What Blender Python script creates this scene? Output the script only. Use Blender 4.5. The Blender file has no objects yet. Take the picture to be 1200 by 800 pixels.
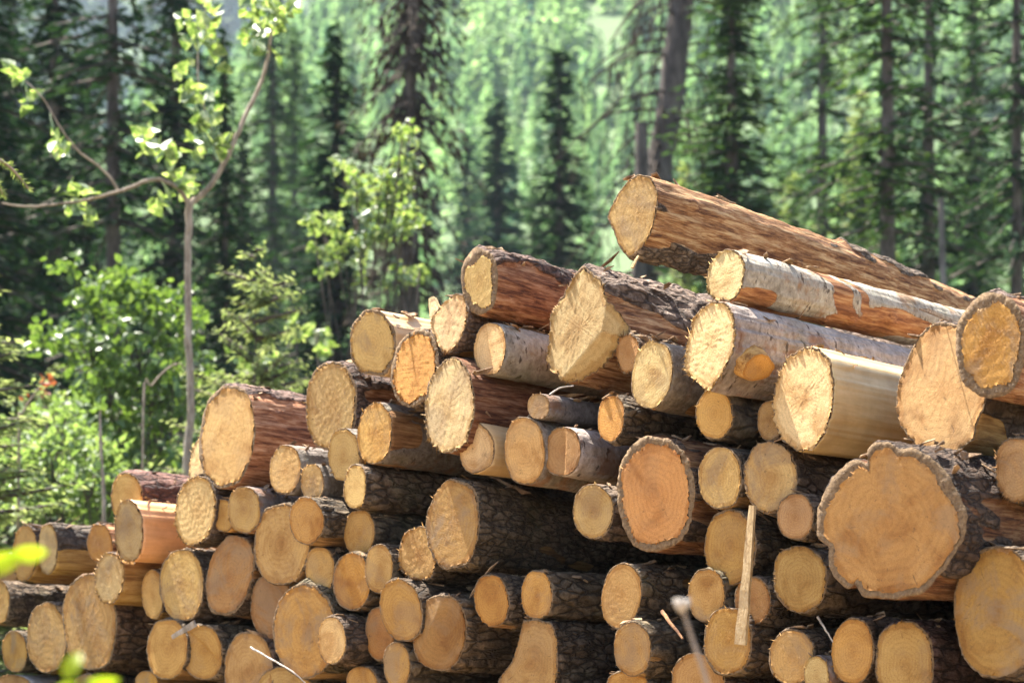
import bpy, math, random
import numpy as np

# ------------------------------------------------------------------ camera, sky, sun, exposure
scene = bpy.context.scene
COL = scene.collection
F, HZ, CZ = 2350.0, 760.0, 0.42          # focal length in photo pixels, horizon row, eye height (m)
THETA = math.radians(44)                 # heading of the log axes from the view direction
DX, DY = math.sin(THETA), math.cos(THETA)
D0 = 6.8                                 # distance of the pile face straight ahead

cam_d = bpy.data.cameras.new("camera")
cam_d.sensor_width = 36.0
cam_d.lens = 36.0 * F / 1200.0
cam_d.shift_y = (HZ - 400.0) / 1200.0
cam_d.clip_start, cam_d.clip_end = 0.05, 6000.0
cam_d.dof.use_dof = True
cam_d.dof.focus_distance = 6.35
cam_d.dof.aperture_fstop = 3.3
cam = bpy.data.objects.new("camera", cam_d)
cam.location = (0, 0, CZ)
cam.rotation_euler = (math.radians(90), 0, 0)
COL.objects.link(cam)
scene.camera = cam

SUN_EL = math.radians(66)
GRAZE = math.radians(4.5)                 # how far the sun stands in front of the plane of the cut faces
sx = math.cos(GRAZE) * -DY + math.sin(GRAZE) * -DX
sy = math.cos(GRAZE) * DX + math.sin(GRAZE) * -DY
SUN = (math.cos(SUN_EL) * sx, math.cos(SUN_EL) * sy, math.sin(SUN_EL))
world = bpy.data.worlds.new("World")
scene.world = world
world.use_nodes = True
wn = world.node_tree
bg = wn.nodes["Background"]
sky = wn.nodes.new("ShaderNodeTexSky")
sky.sky_type = 'NISHITA'
sky.sun_disc = False
sky.sun_elevation = SUN_EL
sky.sun_rotation = math.atan2(sx, sy)
sky.altitude = 900
sky.dust_density = 3.0
sky.ozone_density = 0.6
wn.links.new(sky.outputs[0], bg.inputs[0])
bg.inputs[1].default_value = 0.085
sun_d = bpy.data.lights.new("sun", 'SUN')
sun_d.energy = 5.0
sun_d.angle = math.radians(0.53)
sun_d.color = (1.0, 0.94, 0.84)
sun = bpy.data.objects.new("sun", sun_d)
COL.objects.link(sun)
from mathutils import Vector, Matrix
sun.rotation_euler = Vector(SUN).to_track_quat('Z', 'Y').to_euler()
sun.location = (-20, 20, 40)

vs = scene.view_settings
scene.display_settings.display_device = 'sRGB'
vs.view_transform = 'Standard'
vs.look = 'None'
vs.exposure = 2.42
vs.gamma = 1.0
cy = scene.cycles
cy.use_denoising = True
cy.max_bounces = 7
cy.diffuse_bounces = 4
cy.transmission_bounces = 4
cy.transparent_max_bounces = 8
cy.volume_bounces = 0
cy.sample_clamp_indirect = 6.0
cy.caustics_reflective = cy.caustics_refractive = False

# ------------------------------------------------------------------ helpers
def at(px, py, Y):
    """photo pixel + distance -> point in the place"""
    return np.array([(px - 600.0) / F * Y, Y, CZ + (HZ - py) / F * Y])

def sm(a, b, x):
    t = np.clip((x - a) / (b - a), 0, 1)
    return t * t * (3 - 2 * t)

class Noise:
    """smooth random field: sums of sine waves, octaves"""
    def __init__(self, seed, freq, octaves=3, n=9, gain=0.5):
        r = np.random.RandomState(seed)
        self.w = []
        for o in range(octaves):
            k = r.normal(size=(n, 3)); k /= np.linalg.norm(k, axis=1)[:, None]
            k *= (freq * 2 ** o) * r.uniform(0.6, 1.4, (n, 1)) * 2 * math.pi
            self.w.append((k, r.uniform(0, 6.283, n), gain ** o))
    def __call__(self, P):
        out = np.zeros(len(P)); tot = 0
        for k, ph, a in self.w:
            out += a * np.sin(P @ k.T + ph).sum(1) / math.sqrt(len(ph) / 2.0)
            tot += a
        return out / tot

def mesh_from(name, V, faces, mats, smooth=True, mat_idx=None, attrs=None, colors=None):
    me = bpy.data.meshes.new(name)
    V = np.asarray(V, dtype=np.float32)
    if isinstance(faces, np.ndarray):
        nf, k = faces.shape
        me.vertices.add(len(V)); me.vertices.foreach_set("co", V.ravel())
        me.loops.add(nf * k); me.loops.foreach_set("vertex_index", faces.astype(np.int32).ravel())
        me.polygons.add(nf)
        me.polygons.foreach_set("loop_start", np.arange(0, nf * k, k, dtype=np.int32))
        me.update(calc_edges=True)
    else:
        me.from_pydata([tuple(map(float, v)) for v in V], [], [tuple(map(int, f)) for f in faces])
    me.validate()
    for m in (mats if isinstance(mats, (list, tuple)) else [mats]):
        me.materials.append(m)
    if mat_idx is not None:
        me.polygons.foreach_set("material_index", np.asarray(mat_idx, dtype=np.int32))
    me.polygons.foreach_set("use_smooth", np.full(len(me.polygons), smooth, dtype=bool))
    for an, av in (attrs or {}).items():
        a = me.attributes.new(an, 'FLOAT', 'POINT'); a.data.foreach_set("value", np.asarray(av, dtype=np.float32))
    if colors is not None:
        a = me.attributes.new("tint", 'FLOAT_COLOR', 'POINT')
        c = np.ones((len(V), 4), dtype=np.float32); c[:, :3] = colors
        a.data.foreach_set("color", c.ravel())
    me.update()
    return me

def link(name, me, parent=None):
    o = bpy.data.objects.new(name, me)
    COL.objects.link(o)
    if parent is not None:
        o.parent = parent
    return o

def tag(o, label=None, cat=None, group=None, kind=None):
    if label: o["label"] = label
    if cat: o["category"] = cat
    if group: o["group"] = group
    if kind: o["kind"] = kind
    return o

def empty(name, loc, rz=0.0, s=1.0):
    o = bpy.data.objects.new(name, None)
    o.empty_display_size = 0.1
    o.location = loc; o.rotation_euler = (0, 0, rz); o.scale = (s, s, s)
    COL.objects.link(o)
    return o

class Soup:
    """collects polygons of one size for a single mesh"""
    def __init__(self):
        self.V = []; self.Fq = []; self.n = 0
    def add(self, V, F_):
        V = np.asarray(V, float); F_ = np.asarray(F_, int)
        self.V.append(V); self.Fq.append(F_ + self.n); self.n += len(V)
    def mesh(self, name, mat, smooth=True, **kw):
        return mesh_from(name, np.vstack(self.V), np.vstack(self.Fq), mat, smooth, **kw)

def frame_along(t):
    t = t / np.linalg.norm(t)
    a = np.array([0, 0, 1.0]) if abs(t[2]) < 0.9 else np.array([1.0, 0, 0])
    u = np.cross(t, a); u /= np.linalg.norm(u)
    return u, np.cross(t, u)

def tube(soup, pts, radii, seg=8, sub=4, jit=0.0, rng=None):
    """tapered round limb through points (smoothed)"""
    pts = np.asarray(pts, float); radii = np.asarray(radii, float)
    n = len(pts)
    if sub > 1 and n > 2:
        P = []; R = []
        for i in range(n - 1):
            p0, p1, p2, p3 = pts[max(i - 1, 0)], pts[i], pts[i + 1], pts[min(i + 2, n - 1)]
            for s in range(sub):
                t = s / sub
                P.append(0.5 * (2 * p1 + (p2 - p0) * t + (2 * p0 - 5 * p1 + 4 * p2 - p3) * t * t + (3 * p1 - p0 - 3 * p2 + p3) * t ** 3))
                R.append(radii[i] * (1 - t) + radii[i + 1] * t)
        P.append(pts[-1]); R.append(radii[-1])
        pts, radii = np.array(P), np.array(R)
    if jit and rng is not None:
        pts[1:-1] += rng.normal(size=(len(pts) - 2, 3)) * jit * radii[1:-1, None]
    T = np.gradient(pts, axis=0)
    V = []; a = np.linspace(0, 2 * math.pi, seg, endpoint=False)
    u, v = frame_along(T[0])
    for p, t, r in zip(pts, T, radii):
        t = t / (np.linalg.norm(t) + 1e-9)
        u = u - t * (u @ t); u /= np.linalg.norm(u); v = np.cross(t, u)
        V.append(p + r * (np.cos(a)[:, None] * u + np.sin(a)[:, None] * v))
    V = np.vstack(V); m = len(pts)
    i = np.arange(m - 1)[:, None] * seg; j = np.arange(seg)[None, :]; j2 = (j + 1) % seg
    Fq = np.stack([i + j, i + j2, i + seg + j2, i + seg + j], -1).reshape(-1, 4)
    soup.add(V, Fq)

# ------------------------------------------------------------------ node material helpers
def new_mat(name):
    m = bpy.data.materials.new(name); m.use_nodes = True
    nt = m.node_tree
    return m, nt, nt.nodes["Principled BSDF"], nt.nodes["Material Output"]

def nd(nt, t, **kw):
    n = nt.nodes.new(t)
    for k, v in kw.items():
        setattr(n, k, v)
    return n

def val(nt, sock, v):
    if isinstance(v, bpy.types.NodeSocket):
        nt.links.new(v, sock)
    elif v is not None:
        sock.default_value = v

def noise(nt, vec, scale, detail=4, rough=0.55, dist=0.0):
    n = nd(nt, "ShaderNodeTexNoise"); n.inputs["Scale"].default_value = scale
    n.inputs["Detail"].default_value = detail; n.inputs["Roughness"].default_value = rough
    n.inputs["Distortion"].default_value = dist
    if vec is not None: nt.links.new(vec, n.inputs["Vector"])
    return n.outputs["Fac"]

def ramp(nt, fac, stops):
    r = nd(nt, "ShaderNodeValToRGB")
    el = r.color_ramp.elements
    while len(el) < len(stops): el.new(0.5)
    for e, (p, c) in zip(el, stops):
        e.position = p
        e.color = (c, c, c, 1) if isinstance(c, (int, float)) else (*c, 1)
    nt.links.new(fac, r.inputs[0])
    return r.outputs[0]

def mix(nt, fac, a, b, mode='MIX'):
    m = nd(nt, "ShaderNodeMix", data_type='RGBA', blend_type=mode)
    val(nt, m.inputs[0], fac)
    for s, v in ((m.inputs[6], a), (m.inputs[7], b)):
        if isinstance(v, (tuple, list)) and len(v) == 3: v = (*v, 1)
        val(nt, s, v)
    return m.outputs[2]

def math_(nt, op, a, b=None, c=None):
    m = nd(nt, "ShaderNodeMath", operation=op)
    val(nt, m.inputs[0], a); val(nt, m.inputs[1], b)
    if c is not None: val(nt, m.inputs[2], c)
    return m.outputs[0]

def coords(nt, scale=(1, 1, 1), shift=True):
    """object coordinates, stretched, moved by a random amount for each object"""
    tc = nd(nt, "ShaderNodeTexCoord"); mp = nd(nt, "ShaderNodeMapping")
    mp.inputs["Scale"].default_value = scale
    nt.links.new(tc.outputs["Object"], mp.inputs["Vector"])
    if shift:
        oi = nd(nt, "ShaderNodeObjectInfo")
        s = math_(nt, 'MULTIPLY', oi.outputs["Random"], 50.0)
        cb = nd(nt, "ShaderNodeCombineXYZ")
        for k in range(3): nt.links.new(s, cb.inputs[k])
        nt.links.new(cb.outputs[0], mp.inputs["Location"])
    return mp.outputs[0]

def attr(nt, name):
    a = nd(nt, "ShaderNodeAttribute"); a.attribute_name = name
    return a

def bump(nt, h, strength, dist, normal=None):
    b = nd(nt, "ShaderNodeBump"); b.inputs["Strength"].default_value = strength
    b.inputs["Distance"].default_value = dist
    nt.links.new(h, b.inputs["Height"])
    if normal is not None: nt.links.new(normal, b.inputs["Normal"])
    return b.outputs[0]

def ocolor(nt):
    return nd(nt, "ShaderNodeObjectInfo").outputs["Color"]

# ------------------------------------------------------------------ materials
def mat_cut():
    m, nt, p, out = new_mat("cut_wood")
    c = coords(nt); rad = attr(nt, "rad").outputs["Fac"]
    base = ocolor(nt)
    wob = noise(nt, c, 14, 3)
    rr = math_(nt, 'ADD', math_(nt, 'MULTIPLY', rad, 55.0), math_(nt, 'MULTIPLY', wob, 16.0))
    rings = math_(nt, 'SINE', rr)
    rings = ramp(nt, math_(nt, 'MULTIPLY_ADD', rings, 0.5, 0.5), [(0.0, 0.91), (0.6, 1.02), (1, 1.02)])
    col = mix(nt, 1.0, base, rings, 'MULTIPLY')
    big = ramp(nt, noise(nt, c, 9, 4, 0.6, 0.6), [(0.28, (0.66, 0.55, 0.42)), (0.5, (1, 1, 1)), (0.74, (1.14, 1.20, 1.26))])
    col = mix(nt, 1.0, col, big, 'MULTIPLY')
    heart = ramp(nt, math_(nt, 'ADD', rad, math_(nt, 'MULTIPLY', noise(nt, c, 20, 3), 0.25)),
                 [(0.1, (0.84, 0.74, 0.64)), (0.45, (1.02, 1.01, 1.0)), (0.95, (1.04, 1.05, 1.06)), (1.1, (0.82, 0.72, 0.58))])
    col = mix(nt, 0.8, col, heart, 'MULTIPLY')
    fine = noise(nt, c, 300, 4, 0.75)
    col = mix(nt, 0.8, col, ramp(nt, fine, [(0.3, (0.62, 0.52, 0.42)), (0.52, (1, 1, 1)), (0.75, (1.2, 1.2, 1.2))]), 'MULTIPLY')
    # radial drying checks
    ang = attr(nt, "ang").outputs["Fac"]
    cb = nd(nt, "ShaderNodeCombineXYZ")
    nt.links.new(math_(nt, 'MULTIPLY', ang, 7.0), cb.inputs[0])
    nt.links.new(math_(nt, 'MULTIPLY', rad, 1.2), cb.inputs[1])
    oi = nd(nt, "ShaderNodeObjectInfo")
    nt.links.new(math_(nt, 'MULTIPLY', oi.outputs["Random"], 90.0), cb.inputs[2])
    chk = ramp(nt, noise(nt, cb.outputs[0], 3.0, 2), [(0.29, 1.0), (0.335, 0.0)])
    chk = math_(nt, 'MULTIPLY', chk, ramp(nt, noise(nt, c, 12, 2), [(0.42, 0.0), (0.55, 1.0)]))
    col = mix(nt, math_(nt, 'MULTIPLY', chk, 0.75), col, (0.12, 0.06, 0.025))
    oi2 = nd(nt, "ShaderNodeObjectInfo")
    stn = ramp(nt, noise(nt, c, 6.5, 5, 0.65, 0.8), [(0.48, 0.0), (0.62, 1.0)])
    amt = math_(nt, 'FRACT', math_(nt, 'MULTIPLY', oi2.outputs["Random"], 17.3))
    amt = math_(nt, 'MULTIPLY', amt, 0.75)
    col = mix(nt, math_(nt, 'MULTIPLY', stn, amt), col, (0.24, 0.165, 0.095))
    # dark specks and grime
    sp = ramp(nt, noise(nt, c, 70, 3, 0.6), [(0.66, 0.0), (0.72, 1.0)])
    col = mix(nt, math_(nt, 'MULTIPLY', sp, 0.55), col, (0.10, 0.055, 0.025))
    nt.links.new(col, p.inputs["Base Color"])
    p.inputs["Roughness"].default_value = 0.8
    p.inputs["Specular IOR Level"].default_value = 0.25
    # saw marks in a direction of its own for each log
    tc = nd(nt, "ShaderNodeTexCoord"); vr = nd(nt, "ShaderNodeVectorRotate", rotation_type='Y_AXIS')
    nt.links.new(tc.outputs["Object"], vr.inputs["Vector"])
    nt.links.new(math_(nt, 'MULTIPLY', oi.outputs["Random"], 31.0), vr.inputs["Angle"])
    w = nd(nt, "ShaderNodeTexWave", wave_type='BANDS', bands_direction='X'); w.inputs["Scale"].default_value = 38
    w.inputs["Distortion"].default_value = 3.5; w.inputs["Detail"].default_value = 3; w.inputs["Detail Scale"].default_value = 2.0
    nt.links.new(vr.outputs[0], w.inputs["Vector"])
    fz = attr(nt, "fuzz").outputs["Fac"]
    h = math_(nt, 'ADD', math_(nt, 'MULTIPLY', w.outputs["Fac"], 0.12),
              math_(nt, 'MULTIPLY', fine, math_(nt, 'MULTIPLY_ADD', fz, 1.5, 0.55)))
    h = math_(nt, 'SUBTRACT', h, math_(nt, 'MULTIPLY', chk, 0.8))
    nt.links.new(bump(nt, h, 0.75, 0.0016), p.inputs["Normal"])
    return m

def mat_section():
    m, nt, p, out = new_mat("bark_section")
    c = coords(nt)
    col = ramp(nt, noise(nt, c, 90, 4, 0.7), [(0.3, (0.085, 0.050, 0.024)), (0.55, (0.20, 0.128, 0.064)), (0.8, (0.35, 0.245, 0.13))])
    nt.links.new(col, p.inputs["Base Color"]); p.inputs["Roughness"].default_value = 0.9
    nt.links.new(bump(nt, noise(nt, c, 120, 4, 0.7), 0.9, 0.006), p.inputs["Normal"])
    return m

def mat_bark(name, inner, outer, streak=0.5, scale=1.0, spots=0.0, rough=0.85, bstr=0.9, bdist=0.01, moss=0.0, plates=0.0):
    """inner / outer: (dark, mid, light) colours of the peeled wood and of the bark left on it"""
    m, nt, p, out = new_mat(name)
    cs = coords(nt, (20 * scale, 1.7 * scale, 20 * scale)); c = coords(nt)
    pa = attr(nt, "patch").outputs["Fac"]
    s1 = noise(nt, cs, 3.0, 6, 0.65, 0.4); s2 = noise(nt, cs, 9.0, 4, 0.7)
    icol = ramp(nt, math_(nt, 'ADD', math_(nt, 'MULTIPLY', s1, 0.7), math_(nt, 'MULTIPLY', s2, 0.3)),
                [(0.40, inner[0]), (0.5, inner[1]), (0.60, inner[2])])
    n1 = noise(nt, c, 45 * scale, 5, 0.7, 0.3); n2 = noise(nt, c, 12 * scale, 4, 0.6)
    ocol = ramp(nt, math_(nt, 'ADD', math_(nt, 'MULTIPLY', n1, 0.6), math_(nt, 'MULTIPLY', n2, 0.4)),
                [(0.36, outer[0]), (0.5, outer[1]), (0.66, outer[2])])
    vc = coords(nt, (34 * scale, 13 * scale, 34 * scale))
    oir = nd(nt, "ShaderNodeObjectInfo"); vsz = nd(nt, "ShaderNodeVectorMath", operation='SCALE'); nt.links.new(vc, vsz.inputs[0])
    nt.links.new(math_(nt, 'MULTIPLY_ADD', math_(nt, 'FRACT', math_(nt, 'MULTIPLY', oir.outputs["Random"], 23.7)), 0.9, 0.6), vsz.inputs["Scale"]); vc = vsz.outputs[0]
    wv = nd(nt, "ShaderNodeTexNoise"); wv.inputs["Scale"].default_value = 1.2; nt.links.new(vc, wv.inputs["Vector"])
    va = nd(nt, "ShaderNodeVectorMath", operation='ADD'); nt.links.new(vc, va.inputs[0]); nt.links.new(wv.outputs["Color"], va.inputs[1])
    vo = nd(nt, "ShaderNodeTexVoronoi", feature='DISTANCE_TO_EDGE'); vo.inputs["Scale"].default_value = 1.0
    nt.links.new(va.outputs[0], vo.inputs["Vector"])
    crack = ramp(nt, vo.outputs["Distance"], [(0.0, 0.0), (0.16, 1.0)])
    if plates:
        ocol = mix(nt, plates, ocol, mix(nt, crack, (outer[0][0] * .5, outer[0][1] * .5, outer[0][2] * .5), ocol))
    if spots:
        ca = coords(nt, (14, 30, 14))
        sp = ramp(nt, noise(nt, ca, 1.3, 4, 0.6), [(0.60, 0.0), (0.66, 1.0)])
        ocol = mix(nt, math_(nt, 'MULTIPLY', sp, spots), ocol, (0.05, 0.03, 0.02))
        sc = ramp(nt, noise(nt, c, 5.0, 5, 0.65), [(0.54, 0.0), (0.62, 1.0)])
        ocol = mix(nt, math_(nt, 'MULTIPLY', sc, spots * 0.85), ocol, (0.26, 0.12, 0.05))
    if moss:
        ms = ramp(nt, noise(nt, c, 6.0, 4, 0.6), [(0.55, 0.0), (0.68, 1.0)])
        ocol = mix(nt, math_(nt, 'MULTIPLY', ms, moss), ocol, (0.11, 0.10, 0.03))
    tint = ocolor(nt)
    edge = math_(nt, 'ADD', pa, math_(nt, 'MULTIPLY', math_(nt, 'SUBTRACT', n1, 0.5), 0.7))
    pm = ramp(nt, edge, [(0.42, 0.0), (0.56, 1.0)])
    col = mix(nt, pm, icol, ocol)
    col = mix(nt, 1.0, col, tint, 'MULTIPLY')
    dirt = ramp(nt, noise(nt, c, 7, 4, 0.6), [(0.3, (0.62, 0.58, 0.55)), (0.6, (1, 1, 1))])
    col = mix(nt, 0.7, col, dirt, 'MULTIPLY')
    nt.links.new(col, p.inputs["Base Color"])
    p.inputs["Roughness"].default_value = rough
    p.inputs["Specular IOR Level"].default_value = 0.3
    h = math_(nt, 'ADD', math_(nt, 'MULTIPLY', n1, math_(nt, 'MULTIPLY_ADD', pm, 0.9, 0.1)), math_(nt, 'MULTIPLY', s2, streak))
    h = math_(nt, 'ADD', h, math_(nt, 'MULTIPLY', math_(nt, 'MULTIPLY', crack, pm), plates * 1.2))
    nt.links.new(bump(nt, h, bstr, bdist), p.inputs["Normal"])
    return m

def mat_leaf(name, cols, trans=0.5, gloss=0.25, rough=0.4, tintattr=False, scale=3.0, tmul=(1.1, 1.15, 0.75)):
    """thin leaves: diffuse, light coming through, a soft sheen"""
    m, nt, p, out = new_mat(name)
    c = coords(nt)
    fac = noise(nt, c, scale, 3, 0.8)
    col = ramp(nt, fac, [(0.35, cols[0]), (0.5, cols[1]), (0.65, cols[2])])
    if tintattr:
        col = mix(nt, 1.0, col, attr(nt, "tint").outputs["Color"], 'MULTIPLY')
    nt.links.new(col, p.inputs["Base Color"])
    p.inputs["Roughness"].default_value = rough
    p.inputs["Specular IOR Level"].default_value = gloss
    tr = nd(nt, "ShaderNodeBsdfTranslucent")
    tc = mix(nt, 1.0, col, tmul, 'MULTIPLY')
    nt.links.new(tc, tr.inputs["Color"])
    ms = nd(nt, "ShaderNodeMixShader"); ms.inputs[0].default_value = trans
    nt.links.new(p.outputs[0], ms.inputs[1]); nt.links.new(tr.outputs[0], ms.inputs[2])
    nt.links.new(ms.outputs[0], out.inputs["Surface"])
    return m

def mat_ground():
    m, nt, p, out = new_mat("forest_floor")
    tc = nd(nt, "ShaderNodeTexCoord"); c = tc.outputs["Object"]
    g = noise(nt, c, 0.35, 6, 0.65)
    col = ramp(nt, g, [(0.35, (0.045, 0.03, 0.018)), (0.5, (0.06, 0.075, 0.02)), (0.65, (0.09, 0.14, 0.035))])
    sep = nd(nt, "ShaderNodeSeparateXYZ"); nt.links.new(c, sep.inputs[0])
    far = ramp(nt, math_(nt, 'MULTIPLY', sep.outputs[1], 0.01), [(0.5, 0.0), (0.9, 1.0)])
    col = mix(nt, far, col, mix(nt, g, (0.055, 0.10, 0.035), (0.105, 0.165, 0.06)))
    dirt = ramp(nt, math_(nt, 'ADD', math_(nt, 'MULTIPLY', sep.outputs[1], 0.1), math_(nt, 'MULTIPLY', g, 0.35)), [(0.98, 1.0), (1.0, 0.0)])
    col = mix(nt, dirt, col, (0.26, 0.185, 0.105))
    col = mix(nt, 0.6, col, ramp(nt, noise(nt, c, 6, 5, 0.7), [(0.3, (0.55, 0.5, 0.45)), (0.7, (1.3, 1.3, 1.2))]), 'MULTIPLY')
    nt.links.new(col, p.inputs["Base Color"]); p.inputs["Roughness"].default_value = 0.95
    nt.links.new(bump(nt, noise(nt, c, 8, 6, 0.7), 0.8, 0.08), p.inputs["Normal"])
    return m

def mat_wood_bark(name, a, b, c3, scale=6.0):
    m, nt, p, out = new_mat(name)
    c = coords(nt, (1, 1, 0.35))
    n = noise(nt, c, scale, 6, 0.7)
    col = ramp(nt, n, [(0.35, a), (0.5, b), (0.66, c3)])
    nt.links.new(col, p.inputs["Base Color"]); p.inputs["Roughness"].default_value = 0.9
    nt.links.new(bump(nt, n, 0.8, 0.03), p.inputs["Normal"])
    return m

M = {}
M['cut'] = mat_cut()
M['section'] = mat_section()
M['dark'] = mat_bark("dark_spruce_bark", ((0.12, 0.06, 0.022), (0.27, 0.14, 0.05), (0.42, 0.25, 0.10)),
                     ((0.060, 0.040, 0.026), (0.165, 0.112, 0.070), (0.33, 0.245, 0.165)), bdist=0.016, plates=.8, moss=.25)
M['pine'] = mat_bark("red_pine_bark", ((0.095, 0.032, 0.014), (0.35, 0.155, 0.064), (0.60, 0.37, 0.20)),
                     ((0.055, 0.033, 0.024), (0.17, 0.11, 0.08), (0.36, 0.26, 0.20)), streak=0.9, bdist=0.016, plates=.8)
M['grey'] = mat_bark("grey_fir_bark", ((0.16, 0.07, 0.025), (0.32, 0.16, 0.06), (0.48, 0.28, 0.12)),
                     ((0.11, 0.09, 0.072), (0.23, 0.19, 0.155), (0.38, 0.33, 0.28)), spots=0.75, bdist=0.007, moss=0.5, plates=.15)
M['birch'] = mat_bark("pale_grey_bark", ((0.16, 0.055, 0.02), (0.34, 0.14, 0.055), (0.5, 0.27, 0.12)),
                      ((0.20, 0.16, 0.125), (0.36, 0.305, 0.255), (0.54, 0.48, 0.42)), spots=0.85, bdist=0.007, moss=0.4)
M['peeled'] = mat_bark("peeled_log_wood", ((0.60, 0.41, 0.19), (0.64, 0.45, 0.22), (0.68, 0.49, 0.26)),
                       ((0.10, 0.05, 0.025), (0.22, 0.11, 0.055), (0.36, 0.21, 0.12)), streak=0.12, rough=0.5, bstr=0.35, bdist=0.003)
M['orange'] = mat_bark("half_peeled_bark", ((0.24, 0.11, 0.030), (0.44, 0.24, 0.07), (0.60, 0.37, 0.13)),
                       ((0.05, 0.032, 0.023), (0.125, 0.085, 0.06), (0.25, 0.19, 0.145)), streak=0.4, bdist=0.012, plates=.6)
M['needle_dark'] = mat_leaf("dark_needles", ((0.009, 0.024, 0.012), (0.018, 0.044, 0.018), (0.042, 0.082, 0.028)), 0.28, 0.08, 0.8, scale=1.5)
M['needle_mid'] = mat_leaf("spruce_needles", ((0.015, 0.038, 0.014), (0.036, 0.073, 0.023), (0.085, 0.13, 0.038)), 0.36, 0.08, 0.8, scale=1.2)
M['needle_blue'] = mat_leaf("blue_needles", ((0.016, 0.036, 0.030), (0.028, 0.058, 0.046), (0.05, 0.085, 0.06)), 0.25, 0.08, 0.8, scale=1.5)
M['needle_young'] = mat_leaf("young_needles", ((0.12, 0.16, 0.05), (0.20, 0.24, 0.08), (0.30, 0.32, 0.14)), 0.55, 0.1, 0.7, scale=5)
M['needle_pale'] = mat_leaf("pale_needles", ((0.14, 0.19, 0.075), (0.24, 0.28, 0.12), (0.34, 0.37, 0.19)), 0.55, 0.1, 0.7, scale=5)
M['needle_dead'] = mat_leaf("dead_twigs", ((0.025, 0.017, 0.012), (0.05, 0.036, 0.026), (0.085, 0.065, 0.05)), 0.15, 0.1, 0.8, scale=2)
M['needle_far'] = mat_leaf("hillside_needles", ((0.7, 0.7, 0.7), (1, 1, 1), (1.25, 1.25, 1.1)), 0.6, 0.05, 0.8, True, scale=0.25, tmul=(1.1, 1.18, .9))
M['leaf'] = mat_leaf("bright_leaves", ((0.045, 0.085, 0.022), (0.095, 0.155, 0.04), (0.17, 0.235, 0.085)), 0.42, 0.6, 0.42, scale=14, tmul=(1.3, 1.35, .6))
M['leaf_pale'] = mat_leaf("pale_leaves", ((0.08, 0.13, 0.045), (0.16, 0.225, 0.09), (0.27, 0.33, 0.17)), 0.45, 0.5, 0.5, scale=10, tmul=(1.2, 1.3, .6))
M['leaf_aspen'] = mat_leaf("aspen_leaves", ((0.05, 0.10, 0.03), (0.16, 0.22, 0.09), (0.46, 0.49, 0.36)), 0.40, 0.8, 0.5, scale=16, tmul=(1.25, 1.35, .5))  # whitish end: pale undersides, plus sun sheen put into the colour
M['leaf_fg'] = mat_leaf("yellow_green_leaf", ((0.16, 0.24, 0.01), (0.24, 0.32, 0.015), (0.3, 0.36, 0.02)), 0.6, 0.3, 0.4, scale=12)
M['leaf_red'] = mat_leaf("dead_red_leaves", ((0.18, 0.04, 0.02), (0.26, 0.07, 0.035), (0.32, 0.12, 0.06)), 0.4, 0.2, 0.6, scale=12)
M['trunk'] = mat_wood_bark("trunk_bark", (0.03, 0.022, 0.018), (0.075, 0.056, 0.046), (0.15, 0.12, 0.10))
M['trunk_grey'] = mat_wood_bark("grey_trunk_bark", (0.055, 0.045, 0.04), (0.12, 0.10, 0.09), (0.22, 0.19, 0.17))
M['twig'] = mat_wood_bark("sapling_bark", (0.17, 0.125, 0.09), (0.30, 0.235, 0.175), (0.44, 0.36, 0.29), 25)
M['splinter'] = mat_wood_bark("split_wood", (0.26, 0.16, 0.07), (0.48, 0.33, 0.155), (0.60, 0.44, 0.235), 60)
M['grey_twig'] = mat_wood_bark("weathered_wood", (0.2, 0.17, 0.14), (0.32, 0.28, 0.24), (0.45, 0.4, 0.35), 30)
M['orange_twig'] = mat_wood_bark("broken_twig_wood", (0.12, 0.05, 0.02), (0.22, 0.10, 0.04), (0.32, 0.17, 0.07), 30)
M['scrap'] = mat_wood_bark("bark_scraps", (0.09, 0.05, 0.025), (0.24, 0.145, 0.075), (0.48, 0.34, 0.19), 22)
M['bud'] = mat_wood_bark("dry_bud", (0.45, 0.38, 0.30), (0.6, 0.53, 0.45), (0.7, 0.64, 0.56), 60)
M['ground'] = mat_ground()

# ------------------------------------------------------------------ ground, hillside, far mountain
def height(x, y):
    x = np.asarray(x, float); y = np.asarray(y, float)
    near = 0.10 * np.maximum(0, y - 30) + 0.24 * np.maximum(0, y - 62) + 0.16 * np.maximum(0, y - 180)
    r = x / np.maximum(y, 30)
    top = 380 * np.clip(0.275 + (r + 0.07) * 1.25, 0.12, 0.46)      # the ridge falls away to one side
    hill = near - np.maximum(0, near - top) * 0.93
    mount = np.minimum(0.85 * np.maximum(0, y - 520), 235)
    roll = 0.012 * np.maximum(0, y - 40) * (np.sin(x * 0.06 + 1) + np.sin(x * 0.023 + y * 0.02) + np.sin(y * 0.05 + x * 0.04))
    bumps = 0.05 * np.sin(x * 1.3 + 0.5) * np.sin(y * 0.9) * sm(9, 16, y)
    return hill + mount + np.clip(roll, -8, 8) + bumps

ysg = np.r_[-40, -15, np.linspace(-4, 60, 65), np.linspace(62, 460, 130), np.linspace(470, 900, 60), 1500]
us = np.linspace(-1, 1, 91)
GX = (us[None, :] * (45 + 0.62 * np.maximum(ysg, 0))[:, None]); GY = np.repeat(ysg[:, None], len(us), 1)
GZ = height(GX, GY)
nr, nc = GX.shape
ii = np.arange(nr - 1)[:, None] * nc; jj = np.arange(nc - 1)[None, :]
gf = np.stack([ii + jj, ii + jj + 1, ii + nc + jj + 1, ii + nc + jj], -1).reshape(-1, 4)
g = link("ground", mesh_from("ground", np.stack([GX, GY, GZ], -1).reshape(-1, 3), gf, M['ground']))
tag(g, "forest floor rising to a wooded hillside", kind="structure")

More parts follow.
